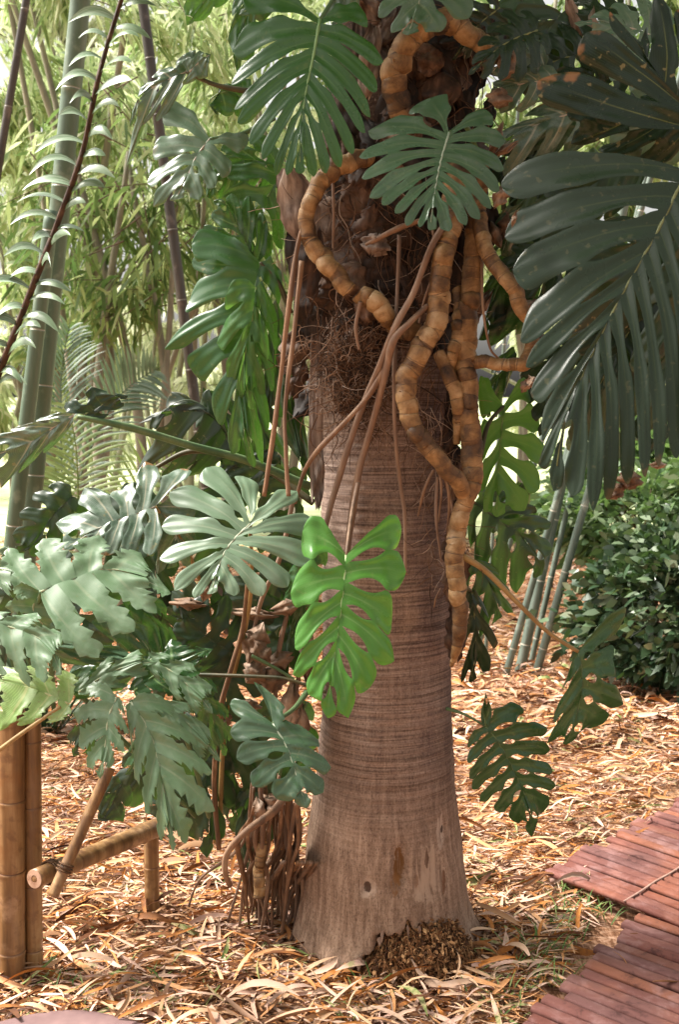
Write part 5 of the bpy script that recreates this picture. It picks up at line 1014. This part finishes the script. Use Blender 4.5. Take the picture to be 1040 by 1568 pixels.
shrub(1050, 0, 900, 7.4, .9, .5, .34, 1.05, 4200, 'pale bright leafy bush behind the dark shrub at right', 'shrub_light', seed=5, lr=(.08, .16), wr=.25)
# ------------------------------------------------------------------ background trees and bamboo
BG = dict(lime=[(0, (.15, .24, .08)), (.45, (.42, .52, .23)), (.8, (.58, .65, .38)), (1, (.68, .70, .50))], green=[(0, (.08, .15, .04)), (.6, (.20, .30, .09)), (1, (.40, .46, .20))], pale=[(0, (.42, .47, .28)), (.5, (.64, .67, .46)), (1, (.76, .76, .62))])  # pale and lime tones carry the overexposed, milky distance in the leaf colour
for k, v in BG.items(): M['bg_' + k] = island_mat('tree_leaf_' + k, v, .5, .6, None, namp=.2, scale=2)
M['bark'] = simple_mat('bark_grey', [(.3, (.16, .15, .11)), (.7, (.34, .32, .24))], 12, .85, (1, 1, .2))
def crown_mesh(n, sx, sy, sz, seed, lr, wr, clumps, droop=.5):
    rs = np.random.RandomState(seed); cc = rs.uniform(-1, 1, (clumps, 3)); cc = cc[np.linalg.norm(cc, axis=1) < 1.05]; K = len(cc); ncl = rs.normal(size=(K, 3)); ncl[:, 2] = -abs(ncl[:, 2]) * .8
    idx = rs.randint(0, K, n); t = rs.rand(n); pos = cc[idx] * np.array([sx, sy, sz]) + ncl[idx] / np.linalg.norm(ncl[idx], axis=1)[:, None] * (t * .55)[:, None] + rs.normal(0, .07, (n, 3))
    d = ncl[idx] / np.linalg.norm(ncl[idx], axis=1)[:, None] + rs.normal(0, .7, (n, 3)) + np.array([0, 0, -droop])
    V, F = foliage_np(pos, d, rs.uniform(*lr, n), rs.uniform(.8, 1.2, n) * wr, .3, rs)
    m = MB(); 
    for i in range(K):
        c0 = cc[i] * np.array([sx, sy, sz]); m.add(*tube([tuple(c0 - ncl[i] / np.linalg.norm(ncl[i]) * .25), tuple(c0), tuple(c0 + ncl[i] / np.linalg.norm(ncl[i]) * .5)], [.006, .002], 6, 4))
    return (V, F), m
def tree(x, y, zc, kind, n, size, label, lr, wr, seed, clumps=60, trunk=.06, txy=None, group='pale green trees behind the palm', cat='tree', mat='bark'):
    root = empty('leafy_tree', (x, y, 0), label, cat, group); (V, F), m = crown_mesh(n, *size, seed, lr, wr, clumps)
    mk('crown', V + np.array([x, y, zc]), F, M['bg_' + kind], root)
    m.V = [v + np.array([x, y, zc]) for v in m.V]; (m.build('twigs', M['twig'], root) if seed != 41 else None)
    mt = MB(); rs = np.random.RandomState(seed)
    tx_, ty_ = txy or (x, y)
    for i in range(4):
        mt.add(*tube([(tx_ + rs.normal(0, .08), ty_ + rs.normal(0, .08), -.05), (tx_ + rs.normal(0, .2), ty_, zc * .5), (x + rs.normal(0, size[0] * .4), y + rs.normal(0, .2), zc + size[2] * .5)], [trunk * rs.uniform(.4, 1), trunk * .3], 20, 7))
    mt.build('trunk', M[mat], root); return root
def X(px, Y): return P(px, 600, Y).x
T = [(X(120, 8.5), 8.5, 4.3, 'lime', 4600, (1.3, .8, 1.4), 'nearest lime-leaved bamboo tree, top left behind the silver shoot', (.12, .22), .028, 1),
     (X(330, 8.8), 8.8, 3.0, 'green', 1100, (.7, .5, .7), 'sparse bamboo spray with narrow dark green leaves left of the hanging leaves', (.12, .2), .028, 2),
     (X(200, 8.0), 8.0, 2.9, 'green', 900, (.6, .4, .8), 'thin bamboo spray hanging behind the small grey-green leaf', (.14, .22), .03, 12),
     (X(30, 10.5), 10.5, 3.0, 'lime', 6500, (1.4, 1, 2.2), 'dense lime-green tree at the left edge behind the bamboo', (.13, .24), .035, 3),
     (X(300, 12.5), 12.5, 3.4, 'pale', 5000, (1.9, 1.0, 2.0), 'pale hazy yellow-green tree in the gap left of the palm', (.15, .28), .045, 4),
     (X(150, 13.5), 13.5, 5.0, 'lime', 5200, (2.0, 1.0, 2.0), 'tall lime-green tree behind the thick bamboo culms', (.15, .28), .045, 5),
     (X(430, 11), 11, 4.6, 'lime', 4500, (1.2, .9, 2.0), 'light green tree showing between hanging leaves and trunk top', (.14, .26), .04, 6),
     (X(800, 11), 11, 4.3, 'lime', 4500, (1.4, .9, 2.0), 'light green tree showing right of the trunk', (.14, .26), .04, 7),
     (X(1000, 12), 12, 4.6, 'green', 5500, (1.7, 1.0, 2.2), 'green tree seen above the big dark leaves at top right', (.14, .26), .04, 8),
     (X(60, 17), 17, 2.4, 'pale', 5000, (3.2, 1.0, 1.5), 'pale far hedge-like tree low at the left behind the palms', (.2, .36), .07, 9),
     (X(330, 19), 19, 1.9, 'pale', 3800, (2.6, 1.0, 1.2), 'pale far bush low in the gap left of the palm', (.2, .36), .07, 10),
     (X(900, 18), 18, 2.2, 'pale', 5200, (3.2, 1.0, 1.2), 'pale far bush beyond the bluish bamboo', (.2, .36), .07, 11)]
for a in T: tree(*a[:6], a[6], a[7], a[8], a[9])
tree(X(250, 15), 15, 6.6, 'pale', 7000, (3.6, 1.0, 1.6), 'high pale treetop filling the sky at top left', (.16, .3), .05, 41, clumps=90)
# unseen palm crown, added above the picture so its arching fronds shade the upper trunk
m = MB(); top = (float(trunk_at(3.3)[0]), YT, 3.45)
for i in range(30):
    a = i * 2.4 + random.gauss(0, .1); L = random.uniform(1.3, 1.9); rise = random.uniform(.05, .45)
    C = catmull([top, (top[0] + math.cos(a) * L * .5, top[1] + math.sin(a) * L * .5, top[2] + rise), (top[0] + math.cos(a) * L, top[1] + math.sin(a) * L, top[2] + rise * .6)], 30)
    m.add(*tube_arr(C, np.linspace(.014, .003, 30), 6))
    for j in range(4, 29):
        tg = C[j] - C[j - 1]; tg /= np.linalg.norm(tg); sd0 = np.cross(tg, [0, 0, 1.]); sd0 /= np.linalg.norm(sd0)
        for sg in (-1, 1):
            d = sd0 * sg * .85 + tg * .5 + np.array([0, 0, random.gauss(-.1, .1)]); m.add(*blade_arr(C[j], C[j] + d * .40 * math.sin(math.pi * (.1 + .85 * j / 29)), .045, .05, 5, fold=.2))
m.build('crown', M['green'], palm)
